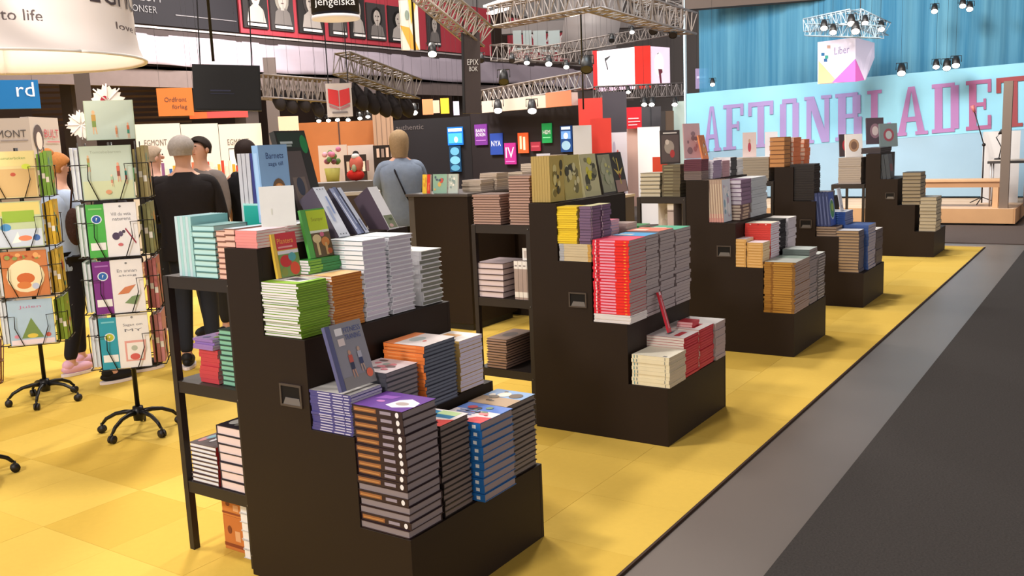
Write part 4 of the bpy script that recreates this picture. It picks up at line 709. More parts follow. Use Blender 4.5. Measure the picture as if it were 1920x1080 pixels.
person('dark-haired woman in a black sleeveless top behind the tall silver books', spot(470, 400, 8.8), vdir(470)+20, 1.76, '#17161a', '#1c1a1e', '#1c1a1c', '#2c1f1c', 'bob', sleeve='none', wide=.95)
w_ = person('woman with a blond bob in a grey denim shirt with a crossbody strap', spot(756, 400, 9.3), vdir(750)-4, 1.80, '#8592a6', '#1e1b1e', '#2a2626', '#a58a68', 'bob', sleeve='long', wide=1.1, arms=((.9, .2), (.8, .3)))
MB().tube([(.10, -.08, 1.44), (.09, .03, 1.475), (.06, .14, 1.36), (-.02, .155, 1.15), (-.13, .10, .95)], .009, mat('#1c1a22', .6), 6).build('bag_strap', w_)
g = person('girl with reddish-blond bun, pale denim shirt and pink sneakers', spot(128, 500, 7.9), vdir(128)+62, 1.70, '#a9b8d0', '#1d1a20', '#e8b4c8', '#b8763c', 'bun', sleeve='long', wide=.92, nod=14, arms=((.8, .1), (.7, .1)), stride=.10)
p_ = person('person in black sneakers standing hidden behind the nearer spinner', spot(222, 500, 7.45), vdir(222)+70, 1.66, '#26222a', '#1b1a20', '#1b191b', '#3a2c24', stride=.16, wide=.85, arms=((.2, 0), (.2, 0)))
b = empty('shoulder_bag', tuple(A(140, 425, d=7.55)))
MB().ball((0, 0, 0), (.07, .06, .14), mat('#3c2620', .95, var=.3, scale=40, bump=1), 14, 10).build('pouch', b)
MB().tube([(-.03, 0, .12), (-.02, .02, .26), (0, .05, .36)], .008, mat('#3c2620', .8), 6).build('strap', b)
tag(b, 'dark brown furry bag hanging beside the girl with the bun', 'bag')
# ================================================================== BACKGROUND HELPERS
def panel(name, label, cat, x0, x1, yt, yb, d0, d1=None, col='#ffffff', shapes=None, th=.05, emit=0, zt=None, zb=None, group=None, rough=.7, parent=None, step=.004, var=0):
    """upright board spanning two sight lines at real distances d0, d1"""
    d1 = d1 or d0; xm = (x0+x1)/2; ym = (yt+yb)/2
    a, b = A(x0, ym, d=d0), A(x1, ym, d=d1); dm = (d0+d1)/2
    ZT = A(xm, yt, d=dm).z if zt is None else zt; ZB = A(xm, yb, d=dm).z if zb is None else zb
    W = math.hypot(b.x-a.x, b.y-a.y); rz = math.atan2(b.y-a.y, b.x-a.x); H_ = ZT-ZB
    m = MB(); m.box((0, 0, 0), (W, th, H_), mat(col, rough, emit, var=var, scale=3)); o = m.build(name, None, (a.x, a.y, ZB), (0, 0, rz))
    if label: tag(o, label, cat, group)
    if shapes: art('print', o, W, H_, shapes, Matrix.Rotation(R(90), 4, 'X'), step, emit)
    o['W'] = W; o['Hh'] = H_
    return o
def hang(o, W, H_, up=3.0):
    m = MB()
    for u in (.12, .88): m.tube([(W*u, .02, H_), (W*u, .02, H_+up)], .006, WIRE, 5)
    m.build('cable', o)
def truss(label, p0, p1, size, n, col='#6f6661', tri=False):
    p0, p1 = Vector(p0), Vector(p1); L = (p1-p0).length; t = (p1-p0).normalized()
    q = t.to_track_quat('X', 'Z'); r = empty('truss', p0); r.rotation_mode = 'QUATERNION'; r.rotation_quaternion = q; M_ = mat(col, .5, metal=.3); h = size/2
    cs = [(-h, -h), (h, -h), (h, h), (-h, h)]; k = size*.055
    for c in cs: MB().tube([(0, c[0], c[1]), (L, c[0], c[1])], k, M_, 6).build('chord', r)
    lc = MB()
    for i in range(n):
        a, b = L*i/n, L*(i+1)/n
        for j in range(4):
            c, e = cs[j], cs[(j+1) % 4]
            if i % 2: c, e = e, c
            lc.tube([(a, c[0], c[1]), (b, e[0], e[1])], k*.6, M_, 4, False); lc.tube([(a, c[0], c[1]), (a, e[0], e[1])], k*.6, M_, 4, False)
    o = lc.build('lacing', r); o['kind'] = 'stuff'
    return tag(r, label, 'truss')
SPN = [0]
WH = ['far left', 'left', 'middle', 'right']
def spotlight(p, label, tilt=35, yaw=0, s=1.0, on=True):
    r = empty('spotlight', p, (R(tilt), 0, R(yaw))); m = mat('#191717', .5)
    MB().lathe([(0, .12), (.05, .12), (.065, .05), (.075, -.10), (.068, -.10)], (0, 0, 0), m, 14).build('housing', r)
    MB().tube([(-.09, 0, 0), (-.09, 0, .16), (.09, 0, .16), (.09, 0, 0)], .008, m, 5).build('yoke', r)
    MB().lathe([(0, -.094), (.066, -.094)], (0, 0, 0), mat('#fff6ea', .4, 14) if on else mat('#2a2624', .4), 14).build('lens', r)
    r.scale = (s, s, s); return tag(r, label, 'spotlight')
# ------------------------------------------------------------------ gallery along the left wall
GX = -17
g = empty('gallery', (GX, 5, 3.5))
MB().box((-3, 0, .62), (.04, 30, .74), mat('#3a3030', .7)).build('edge_rail', g)
MB().box((-.02, 0, .76), (.05, 30, .80), mat('#a8a0a0', .4)).build('top_rail', g)
MB().box((-3, 0, -.06), (-.1, 30, .0), mat('#5f5552', .9)).build('soffit', g)
MB().box((-.20, 0, -.42), (-.1, 30, -.0), mat('#6f6260', .9, var=.1)).build('lower_beam', g)
for k in range(7): MB().box((-1.2, 1.5+k*4.4, -3.5), (-.8, 1.9+k*4.4, -.06), mat('#4a403c', .8)).build('column', g)
tag(g, 'raised gallery running along the left side of the hall', 'gallery')
cl = MB(); N = 240; vs = []
for i in range(N+1):
    y = 5+30*i/N
    for j in range(7):
        z = 3.5+.64*j/6; sw = .05*math.sin(y*1.7+2*math.sin(y*.5)+j*.35)*(1-.4*j/6)+.02*math.sin(y*6+j)
        vs.append((GX+.06+sw, y, z-.03*math.sin(y*.9)*(1-j/6)))
cl.add(vs, [(i*7+j, (i+1)*7+j, (i+1)*7+j+1, i*7+j+1) for i in range(N) for j in range(6)], mat('#a99da9', .9), True)
o = cl.build('cloth_valance'); sd = o.modifiers.new('s', 'SOLIDIFY'); sd.thickness = .01
tag(o, 'long lilac-grey draped cloth hung below the gallery rail', 'cloth')
def wallboard(name, y0, y1, z0, z1, col, shapes, lb, x=GX+.08, cat='banner'):
    o = MB().box((0, 0, 0), (y1-y0, .05, z1-z0), mat(col, .8)).build(name, None, (x, y0, z0), (0, 0, R(90)))
    tag(o, lb, cat); 
    if shapes: art('print', o, y1-y0, z1-z0, shapes, Matrix.Rotation(R(90), 4, 'X'), .006)
    return o
wallboard('banner', 9.0, 14.55, 4.33, 6.6, '#1f1d22', [('t', 'KRISPILUM', .42, .20, .22, .10, '#4c484c'), ('t', 'ANNONSER', .44, .10, .18, .06, '#4c484c'), ('r', .70, .10, .99, .108, '#6a666a'), ('r', .30, .14, .42, .15, '#6a666a')], 'black gallery banner with faint grey lettering, left of the red banner')
rb_ = wallboard('banner', 14.62, 24.6, 4.33, 5.75, '#a63a45', None, 'red gallery banner carrying a row of black and white portraits')
rb2 = wallboard('banner', 25.6, 29.6, 4.35, 5.6, '#a63a45', [('r', .02, .05, .98, .12, '#d8a0a0'), ('t', 'WAY', .3, .5, .6, .3, '#f0e4e4'), ('t', 'HEN', .25, .15, .6, .3, '#f0e4e4')], 'red and white gallery banner to the right of the tall black hanging sign')
PX = [(457, 503), (508, 551), (560, 606), (617, 650), (656, 684), (688, 722), (728, 764), (800, 824)]
for i, (xa, xb) in enumerate(PX):
    ya, yb = A(xa, 60, X=GX+.1).y, A(xb, 60, X=GX+.1).y; hcol = ['#1c1a1a', '#8a847c', '#3a3434', '#5a5450', '#241f1f', '#1a1818', '#161414', '#2a2626'][i]
    o = wallboard('portrait_poster', ya, yb, 4.45, 5.62 if i < 5 else 5.40, '#3c3839' if i % 2 else '#2b2829', [('e', .5, .62, .30, .26, hcol), ('p', [(.12, .12), (.88, .12), (.80, .36), (.6, .46), (.4, .46), (.2, .36)], '#a09894' if i % 2 == 0 else '#6f6967'), ('r', .43, .40, .57, .55, '#b8aca6'), ('e', .5, .62, .19, .2, '#b0a69f'), ('e', .43, .65, .035, .02, '#3a3030'), ('e', .57, .65, .035, .02, '#3a3030'), ('r', .44, .53, .56, .545, '#6a5050'), ('p', [(.3, .72), (.5, .86), (.7, .72), (.68, .84), (.5, .9), (.32, .84)], hcol), ('r', .12, .04, .88, .09, '#e4dede')],
                  'black and white portrait on the red banner, '+['first', 'second', 'third', 'fourth', 'fifth', 'sixth', 'seventh', 'eighth'][i]+' from the left', x=GX+.14, cat='poster')
    o['group'] = 'portraits on the gallery banner'
wallboard('gallery_wall', 17.5, 30, 5.8, 8.0, '#8f8a88', None, 'pale grey wall panel above the red portrait banner', x=GX-.3, cat='wall panel')
# long yellow pennant
pn_ = panel('pennant', 'white and orange pennant hanging before the red banner', 'banner', 750, 785, 0, 94, 17, col='#d8cfc4', shapes=[('p', [(0, .5), (.5, .45), (.95, 0), (.5, .02)], '#e09a30'), ('p', [(.5, 1), (.95, 1), (.6, .5)], '#d8a830'), ('e', .4, .7, .12, .1, '#7a8a80')], th=.03)
# black drum with white disc
dr = empty('hanging_drum', tuple(A(630, 34, d=11)))
MB().lathe([(0, .9), (.27, .9), (.27, .05), (0, .05)], (0, 0, 0), mat('#1f1c20', .7), 40).build('drum', dr)
MB().lathe([(0, .0), (.27, -.015), (.275, 0), (.27, .02), (0, .03)], (0, 0, 0), mat('#d8d2d4', .5, .3), 40).build('disc', dr)
MB().tube([(0, 0, .9), (0, 0, 5)], .01, WIRE, 5).build('cable', dr)
dt = (Vector((0, 0, 0))-Vector(dr.location)); yd = yaw_to_cam(dr.location.x, dr.location.y)
art('lettering', dr, .44, .11, [('t', 'jengelska', 0, 0, 1, 1, '#e8e4e4')], Matrix.Rotation(R(yd), 4, 'Z') @ Matrix.Translation((-.22, -.275, .075)) @ Matrix.Rotation(R(90), 4, 'X'), .002)
tag(dr, 'black hanging drum sign with white script and a pale disc beneath', 'sign')
# ------------------------------------------------------------------ big white lamp shade
c0 = A(8, 118, d=5.75); ls = empty('lamp_shade', (c0.x, c0.y, c0.z))
RS = .715; SH = mat('#efe2da', .75); 
prof = [(RS, 0), (RS*.985, .012), (RS*.955, .07), (RS*.94, .16), (RS*.935, .30), (RS*.935, 1.3)]
o = MB().lathe(prof, (0, 0, 0), SH, 96).build('shade', ls, rot=(0, 0, math.atan2(-c0.y, -c0.x)+math.pi)); sdm = o.modifiers.new('s', 'SOLIDIFY'); sdm.thickness = .008
MB().lathe([(RS*.93, .25), (RS*.5, .26), (0, .26)], (0, 0, 0), mat('#f6efe8', .8, .45), 64).build('diffuser', ls)
MB().tube([(RS*math.cos(k*math.pi/48), RS*math.sin(k*math.pi/48), 0) for k in range(97)], .008, mat('#fbf5ef', .5), 6).build('rim', ls)
for dz in (0,): MB().tube([(0, 0, .27), (0, 0, 4)], .01, WIRE, 5).build('cable', ls)
def bend(txt, ang0, ang1, z, h, col, slope=0):
    vs, fs = textmesh(txt); rr = RS*.935+.006; m = MB()
    m.add([(rr*math.cos(ang0+(ang1-ang0)*u), rr*math.sin(ang0+(ang1-ang0)*u), z+v*h) for u, v in vs], fs, mat(col, .6)); m.build('lettering', ls)
base_a = math.atan2(-c0.y, -c0.x)     # direction from lamp to viewer
bend('to life', base_a+.01, base_a+.28, .135, .055, '#6b5d5c'); bend('EGMONT', base_a+.66, base_a+1.75, .255, .11, '#4a3f42'); bend('We bring', base_a-.8, base_a-.1, .135, .055, '#6b5d5c'); bend('love living', base_a+.92, base_a+1.7, .125, .05, '#6b5d5c')
tag(ls, 'huge white fabric lamp shade with dark lettering at the upper left', 'lamp')
sl = lamp('shade_lamp', (c0.x, c0.y, c0.z+.23), (c0.x, c0.y, 9), 14, .9)
lamp('shade_spot', (-2.6, 1.0, 3.4), (c0.x+.6*math.cos(math.atan2(-c0.y, -c0.x)+.52), c0.y+.6*math.sin(math.atan2(-c0.y, -c0.x)+.52), c0.z+.25), 260, .05, (1, .95, .88), 'SPOT', 13)
# ------------------------------------------------------------------ hanging screen
tv = panel('screen', 'black flat screen hanging from cables below the white cloth', 'screen', 360, 487, 119, 205, 9, col='#0e0d10', shapes=[('r', .02, .03, .98, .97, '#0b0a0c'), ('r', .25, .42, .55, .45, '#2a2c48'), ('r', .25, .36, .6, .38, '#24263e')], th=.06, rough=.5)
hang(tv, tv['W'], tv['Hh'], 3); tv.rotation_euler.y = R(2.3)
# ------------------------------------------------------------------ left booths and signs
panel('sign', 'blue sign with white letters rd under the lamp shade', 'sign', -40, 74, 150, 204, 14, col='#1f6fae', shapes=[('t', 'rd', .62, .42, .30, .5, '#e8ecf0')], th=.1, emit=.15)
panel('booth_wall', 'beige booth fascia with dark EGMONT lettering behind the left spinner', 'booth wall', -60, 58, 222, 292, 12, 12, col='#b8aca4', shapes=[('t', 'EGMONT', .25, .48, .68, .2, '#4a4444'), ('r', .5, .38, .95, .41, '#8a8080')], th=.1)
panel('booth_wall', 'beige booth fascia with a round portrait and red lettering', 'booth wall', 58, 112, 220, 296, 12, 12.6, col='#b4a8a0', shapes=[('e', .24, .5, .16, .32, '#4a3c3c'), ('e', .24, .42, .10, .22, '#d8c4bc'), ('t', 'BULT', .44, .5, .5, .2, '#b0404c'), ('r', .5, .38, .95, .41, '#c06a70')], th=.1)
panel('booth_wall', 'beige side wall of the booth under the round portrait fascia', 'booth wall', -60, 116, 300, 420, 12.3, 12.6, col='#a89c94', th=.1, zb=0)
wl = [('EGMONT', 255, 340), (None, 341, 411), ('EGMONT', 412, 492)]
for i, (t_, xa, xb) in enumerate(wl):
    panel('booth_wall', ['bright white booth wall with EGMONT above the man with grey hair', 'plain bright white booth wall between the two EGMONT panels', 'cream booth wall with EGMONT right of the plain one'][i], 'booth wall', xa, xb, 232, 300, 16, col='#f4ece0', zb=0, emit=.0,
          shapes=([('t', t_, .18, .84, .5, .045, '#7a6f64')] if t_ else [])+[('r', 0, .55, 1, .56, '#8a8078')], th=.08)
panel('screen', 'white lit poster frame on the cream booth wall', 'poster', 430, 448, 278, 320, 15.7, col='#fbf8f4', th=.03, shapes=[('r', 0, 0, .05, 1, '#3a3634'), ('r', 0, .97, 1, 1, '#3a3634')])
sh_ = panel('bookshelf', 'low white bookshelf with colourful books behind the group of people', 'bookshelf', 252, 492, 335, 440, 14.8, col='#d8cdbf', zb=0, shapes=[('r', 0, .55+.0, 1, .56, '#8a7a68')], th=.4)
q = random.Random(9); WW = sh_['W']
for i in range(34):
    wv = WW/36; hh = q.uniform(.16, .26)
    o = MB().box((i*wv*1.05, -.14, 0), (i*wv*1.05+wv*.8, -.005, hh), mat(q.choice(['#c84a3a', '#e0a83a', '#3a6ab0', '#e8e0d4', '#d8785a', '#4a8a5a', '#8a5a8a', '#f0e8da']), .6)).build('book', sh_, (0, .16, sh_['Hh']))
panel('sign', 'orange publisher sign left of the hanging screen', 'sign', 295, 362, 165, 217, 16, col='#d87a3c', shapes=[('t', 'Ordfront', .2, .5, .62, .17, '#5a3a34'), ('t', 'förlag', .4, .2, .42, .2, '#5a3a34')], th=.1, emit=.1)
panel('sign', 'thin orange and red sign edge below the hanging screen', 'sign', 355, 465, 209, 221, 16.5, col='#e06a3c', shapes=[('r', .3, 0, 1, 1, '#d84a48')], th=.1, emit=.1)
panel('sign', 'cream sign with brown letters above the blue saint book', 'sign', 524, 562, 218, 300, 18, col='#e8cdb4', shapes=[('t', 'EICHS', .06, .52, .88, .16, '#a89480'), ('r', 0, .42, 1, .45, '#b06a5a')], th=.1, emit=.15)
panel('column', 'dark grey column behind the round paper snowflake', 'column', 142, 172, 60, 300, 19, col='#5a504e', zb=0, zt=3.5, th=.3)
panel('column', 'grey metal column right of the hanging screen', 'column', 498, 522, 60, 300, 19.5, col='#5f5654', zb=0, zt=3.5, th=.3)
# dark hall behind, slatted
for k in range(9):
    y_ = 150+k*10
    o = panel('wall_slat', None, None, 60, 360, y_, y_+4, 24, col=['#5a463c', '#6a5448'][k % 2], th=.05); struct(o); o.name = 'trim_%d' % (k+1)
# warm brown booth in the middle
panel('booth_wall', 'brown lit booth wall behind the blue and green books', 'booth wall', 560, 704, 228, 300, 19, col='#a8683c', zb=0, th=.1, shapes=[('r', .52, 0, .54, 1, '#4a3026')], var=.1)
panel('booth_wall', 'pale wood slatted tower between the brown wall and the black booth', 'booth wall', 700, 738, 196, 300, 18.5, col='#a88a74', zb=0, th=.3, shapes=[('r', u, 0, u+.03, 1, '#7a6252') for u in (.15, .4, .65, .85)])
for i, (xa, xb, y0, y1, c, lb) in enumerate(((598, 652, 272, 330, '#c9b8b0', 'pinkish white panel below the brown booth wall'), (653, 702, 272, 330, '#cdbdb6', 'white panel with a small black emblem below the brown booth wall'))):
    panel('wall_panel', lb, 'wall panel', xa, xb, y0, y1, 17.6, col=c, zb=.6, th=.05, shapes=[('e', .3, .86, .12, .05, '#241c1c'), ('r', .24, .76, .36, .82, '#241c1c')] if i else [('r', .2, .3, .8, .6, '#bfaea8')])
bs = panel('bookshelf', 'dark bookshelf with pale spines behind the woman in denim', 'bookshelf', 703, 740, 272, 400, 17.2, col='#241c1c', zb=0, th=.3)
for i in range(4):
    for j in range(7):
        if q.random() < .8: MB().box((.06+j*.085, -.02, bs['Hh']-.22-.32*i), (.06+j*.085+.05, -.003, bs['Hh']-.22-.32*i+q.uniform(.1, .2)), mat(q.choice(['#c8b0a8', '#8a7a78', '#d8ccc4', '#6a5a60']), .7)).build('book', bs)
bs2 = panel('bookshelf', 'low dark bookshelf left of the red toy', 'bookshelf', 648, 690, 290, 400, 17.0, col='#2a2020', zb=0, th=.2)
for j in range(6): MB().box((.04+j*.07, -.02, bs2['Hh']-.3), (.04+j*.07+.05, -.003, bs2['Hh']-.3+q.uniform(.1, .22)), mat(q.choice(['#b8a8a0', '#8a9a98', '#d8ccc4', '#7a5a60']), .7)).build('book', bs2)
fl_ = empty('flower_pot', tuple(A(625, 345, d=12))); MB().lathe([(0, 0), (.07, 0), (.10, .22), (.085, .22), (.07, .05)], (0, 0, -.02), mat('#a8a050', .6), 16).build('pot', fl_)
for k in range(14): MB().ball((q.uniform(-.15, .15), q.uniform(-.1, .1), .3+q.uniform(-.03, .14)), .035, mat(q.choice(['#c87a98', '#7a4a5a', '#d8a0b0', '#5a7a4a']), .8), 8, 6).build('flower', fl_)
fs_ = MB(); fs_.tube([(0, 0, 0), (0, 0, fl_.location.z-.03)], .03, BLACK, 8); fs_.box((-.15, -.15, fl_.location.z-.04), (.15, .15, fl_.location.z-.025), BLACK); tag(fs_.build('plant_stand', None, (fl_.location.x, fl_.location.y, 0)), 'dark pedestal under the olive flower pot', 'stand')
tag(fl_, 'olive flower pot with pink flowers left of the grey high table', 'plant')
# ------------------------------------------------------------------ black booth with small coloured posters
bb = panel('booth_wall', 'black booth wall with a faint name, behind the blond woman', 'booth wall', 738, 884, 222, 330, 21, 20, col='#1d1a1d', zb=0, th=.2, shapes=[('t', 'authentic', .05, .90, .36, .05, '#5a5252')])
b2 = panel('booth_wall', 'black booth wall with rows of small coloured posters', 'booth wall', 884, 1086, 199, 330, 20, 17.4, col='#262022', zb=0, th=.2)
b3 = panel('booth_fascia', 'beige fascia band over the black booth with a coral end', 'booth wall', 903, 1072, 182, 205, 19.1, 16.9, col='#c4b4a8', th=.15, shapes=[('r', .74, 0, 1, 1.15, '#f07a5a')], emit=.0)
def wd(x):
    e0, e1 = (A(738, 276, d=21), A(884, 276, d=20)) if x < 884 else (A(884, 264, d=20), A(1086, 264, d=17.4))
    v = A(x, 260, d=1.0); nx, ny = e1.y-e0.y, -(e1.x-e0.x)
    return (e0.x*nx+e0.y*ny)/(v.x*nx+v.y*ny)-.06
def post(x0, x1, y0, y1, d, c, lb, sh):
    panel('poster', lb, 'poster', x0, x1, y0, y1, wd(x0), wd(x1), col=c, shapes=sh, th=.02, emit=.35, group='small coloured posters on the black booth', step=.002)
w3 = lambda t, y=.55, h=.3: ('t', t, .12, y, .76, h, '#e8e0ec')
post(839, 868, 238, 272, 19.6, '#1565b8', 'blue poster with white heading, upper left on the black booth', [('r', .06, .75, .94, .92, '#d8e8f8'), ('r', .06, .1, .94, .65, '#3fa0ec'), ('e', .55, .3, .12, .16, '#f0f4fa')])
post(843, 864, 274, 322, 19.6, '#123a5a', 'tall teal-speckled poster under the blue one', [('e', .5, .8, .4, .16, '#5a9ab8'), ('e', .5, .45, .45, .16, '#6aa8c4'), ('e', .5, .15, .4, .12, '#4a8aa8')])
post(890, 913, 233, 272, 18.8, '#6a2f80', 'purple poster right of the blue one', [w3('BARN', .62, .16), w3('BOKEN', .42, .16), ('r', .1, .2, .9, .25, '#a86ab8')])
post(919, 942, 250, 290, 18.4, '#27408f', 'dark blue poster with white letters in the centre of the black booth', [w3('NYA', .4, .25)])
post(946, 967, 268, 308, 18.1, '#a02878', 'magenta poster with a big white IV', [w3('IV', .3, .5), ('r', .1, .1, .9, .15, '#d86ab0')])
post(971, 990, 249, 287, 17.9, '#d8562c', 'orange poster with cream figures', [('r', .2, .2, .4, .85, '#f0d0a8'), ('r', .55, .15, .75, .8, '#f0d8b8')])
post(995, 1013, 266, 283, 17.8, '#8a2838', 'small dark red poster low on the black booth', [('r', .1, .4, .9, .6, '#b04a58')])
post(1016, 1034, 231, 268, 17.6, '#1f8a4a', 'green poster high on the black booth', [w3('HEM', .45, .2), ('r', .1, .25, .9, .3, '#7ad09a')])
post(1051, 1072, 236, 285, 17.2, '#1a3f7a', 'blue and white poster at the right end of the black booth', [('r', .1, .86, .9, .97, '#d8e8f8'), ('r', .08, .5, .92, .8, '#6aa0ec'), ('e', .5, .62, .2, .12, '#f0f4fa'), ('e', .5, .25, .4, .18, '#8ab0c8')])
panel('panel', 'plain light grey board beside the red booth blocks', 'wall panel', 1075, 1110, 235, 330, 15.8, col='#b4b4bc', zb=0, th=.05)
panel('booth_block', 'tall red booth block at the end of the black booth', 'booth wall', 1086, 1131, 184, 330, 16.7, col='#cc4038', zb=0, th=.4)
panel('booth_block', 'lower red booth block overlapping the tall one', 'booth wall', 1108, 1147, 222, 330, 16.1, col='#c83c34', zb=0, th=.4)
panel('booth_wall', 'dark grey booth wall between the red block and the red sign', 'booth wall', 1131, 1176, 172, 330, 19, col='#4a4246', zb=0, th=.2)
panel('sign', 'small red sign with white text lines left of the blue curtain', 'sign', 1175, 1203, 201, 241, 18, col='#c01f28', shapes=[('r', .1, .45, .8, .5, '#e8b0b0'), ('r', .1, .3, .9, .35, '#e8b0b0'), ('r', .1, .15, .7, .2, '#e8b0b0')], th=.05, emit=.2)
panel('wall_panel', 'pinkish door-like panel under the small red sign', 'wall panel', 1176, 1196, 241, 330, 18.1, col='#c8a090', zb=.3, th=.05)
panel('wall_panel', 'bright white booth wall left of the framed poster', 'wall panel', 1196, 1238, 238, 330, 17.5, col='#f0ece8', zb=0, th=.05)
panel('wall_panel', 'white speckled booth wall beside the red block', 'wall panel', 1147, 1176, 248, 330, 17.2, col='#dcd8dc', zb=0, th=.05, shapes=blobs(71, ['#b8b0c0', '#c86a60', '#f0f0f4'], 14))
panel('booth_wall', 'dark striped booth wall above the white one', 'booth wall', 1203, 1240, 200, 300, 18.6, col='#4a4648', zb=0, th=.2, shapes=[('r', .45, 0, .5, 1, '#2c2a2c')])
panel('panel', 'dark brown upright board left of the blue curtain', 'wall panel', 1240, 1264, 208, 330, 17.8, col='#5a4a3e', zb=0, th=.1, shapes=[('r', 0, 0, .35, 1, '#2a2424')])
panel('panel', 'pale green-white panel next to the blue curtain edge', 'wall panel', 1262, 1284, 190, 330, 18.2, col='#b8ccc8', zb=0, th=.05)
# ------------------------------------------------------------------ tall black hanging sign
ts = panel('hanging_sign', 'tall narrow black hanging sign with small white letters', 'sign', 864, 899, 60, 212, 10.2, col='#4a403e', shapes=[('r', 0, 0, .12, 1, '#1e1a1a'), ('t', 'EPIX', .3, .60, .6, .07, '#e0dcd8'), ('t', 'BOK', .4, .52, .45, .06, '#e0dcd8')], th=.12)
ts.rotation_euler.y = R(1.5); hang(ts, ts['W'], ts['Hh'], 2)
# hanging red book banner
hb = panel('banner', 'white hanging banner with a red open book', 'banner', 612, 660, 156, 219, 11.3, col='#cfc4c0', th=.03, shapes=[('p', [(.08, .85), (.48, .78), (.48, .30), (.08, .42)], '#d02a2c'), ('p', [(.92, .85), (.52, .78), (.52, .30), (.92, .42)], '#d02a2c'), ('p', [(.1, .38), (.48, .26), (.48, .2), (.1, .3)], '#a86a70'), ('p', [(.9, .38), (.52, .26), (.52, .2), (.9, .3)], '#a86a70'), ('r', .2, .10, .8, .16, '#7a7274')])
hang(hb, hb['W'], hb['Hh'], 2)
# red cube LED sign
L1 = panel('led_screen', 'white lit screen on the red hanging cube, left face', 'screen', 1120, 1192, 92, 169, 22.6, 22, col='#fbeef8', shapes=[('p', [(.2, .8), (.36, .86), (.34, .82), (.24, .74), (.3, .52), (.27, .52)], '#3a3a3a'), ('r', .02, 0, .9, .12, '#e8b8d8')], th=.1, emit=.55, zb=None)
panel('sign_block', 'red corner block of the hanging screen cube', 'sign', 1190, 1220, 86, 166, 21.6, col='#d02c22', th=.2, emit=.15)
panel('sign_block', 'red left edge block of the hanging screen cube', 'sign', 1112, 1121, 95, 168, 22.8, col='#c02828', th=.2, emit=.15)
panel('led_screen', 'narrow pinkish lit screen on the red hanging cube, right face', 'screen', 1219, 1256, 88, 160, 21.8, 22.4, col='#f8e0f2', shapes=[('e', .45, .55, .22, .3, '#fbf8f4'), ('p', [(.3, .8), (.42, .86), (.4, .82)], '#3a3a3a'), ('p', [(.38, .42), (.58, .42), (.6, .34), (.52, .3), (.56, .02), (.48, .02)], '#6a2838')], th=.1, emit=.55)
# ------------------------------------------------------------------ stage with the blue curtain
st = empty('stage_platform', (-6.2, 16.55, 0)); WD = '#d9b088'
for i in range(16): MB().box((0, i*.205, .235), (4.72, i*.205+.2, .262), mat(['#e0bb96', '#dcb48c', '#e4c09e'][i % 3], .5, var=.08, scale=6)).build('plank', st)
MB().box((0, -.03, .03), (4.72, -.002, .262), mat('#c99a6c', .5, var=.1, scale=5)).build('front_board', st)
MB().box((4.722, -.03, .03), (4.75, 3.28, .262), mat('#c08f62', .5)).build('side_board', st)
MB().box((.05, .05, 0), (4.6, 3.2, .03), BLACK2).build('plinth', st)
tag(st, 'low pale wooden stage platform in front of the blue curtain', 'stage')
bn = empty('bench', (-3.05, 16.75, .263)); BW = mat('#d8ab80', .5, var=.1, scale=6)
MB().box((0, 0, .42), (1.42, .36, .46), BW).build('seat', bn, bevel=.003)
MB().box((.04, .02, .33), (1.38, .045, .42), mat('#b98a62', .5)).build('apron', bn)
for px in (.10, 1.24):
    for py in (.02, .29): MB().box((px, py, 0), (px+.08, py+.05, .42 if py > .1 else .329), BW).build('leg', bn)
tag(bn, 'pale wooden bench standing on the stage platform', 'bench')
po = MB().box((-.065, -.05, 0), (.065, .05, 2.0), mat('#7a6a5e', .5, metal=.2)).build('stage_post', None, (-1.64, 16.72, .263)); tag(po, 'grey-brown square post on the stage in front of the last red letter', 'post')
ms = empty('microphone_stand', (-2.05, 17.5, .263)); DKM = mat('#2a2422', .4, metal=.5)
MB().tube([(0, 0, .02), (0, 0, 1.0)], .012, DKM, 8).build('pole', ms)
MB().tube([(0, 0, 1.0), (-.16, 0, 1.55)], .009, DKM, 8).build('boom', ms)
MB().ball((0, 0, 1.0), .03, DKM).build('clutch', ms)
MB().tube([(-.16, 0, 1.55), (-.20, 0, 1.66)], [.02, .035], mat('#c06a68', .5), 10).build('microphone', ms)
for k in range(3): 
    a = R(120*k+20); MB().tube([(0, 0, .12), (.26*math.cos(a), .26*math.sin(a), .012)], .009, DKM, 6).build('leg', ms)
tag(ms, 'black microphone stand with tilted boom on the stage', 'microphone stand')
tb = empty('side_table', (-1.93, 17.0, .263)); 
MB().box((0, 0, .70), (.62, .45, .74), mat('#3a3432', .5)).build('table_top', tb); MB().box((.01, .0, .742), (.55, .4, .76), mat('#c8beb4', .5)).build('cloth', tb)
for px in (.05, .55):
    for py in (.04, .38): MB().tube([(px, py, 0), (px, py, .70)], .013, mat('#b8b0ac', .4, metal=.6), 8).build('leg', tb)
tag(tb, 'dark narrow table on the stage carrying a desk lamp', 'table')
dl = empty('desk_lamp', (-1.78, 17.15, 1.024))
MB().lathe([(0, .0), (.07, 0), (.07, .02), (0, .03)], (0, 0, 0), DKM, 16).build('base', dl)
MB().tube([(0, 0, .02), (.03, 0, .20), (-.05, 0, .36), (.02, 0, .44)], .009, DKM, 6).build('arm', dl)
MB().lathe([(.012, .05), (.02, .03), (.05, -.03), (.045, -.03)], (.02, 0, .44), DKM, 14).build('lamp_head', dl)
tag(dl, 'black desk lamp on the dark stage table left of the post', 'lamp')
spk = empty('speaker', (-1.32, 17.2, .0)); 
MB().box((0, 0, 1.0), (.34, .3, 1.52), mat('#241f20', .6)).build('cabinet', spk, bevel=.006)
MB().lathe([(0, 0), (.10, 0), (.11, .01)], (0, 0, 0), mat('#3c3638', .5), 20).build('cone', spk, (.17, -.004, 1.2), (R(90), 0, 0))
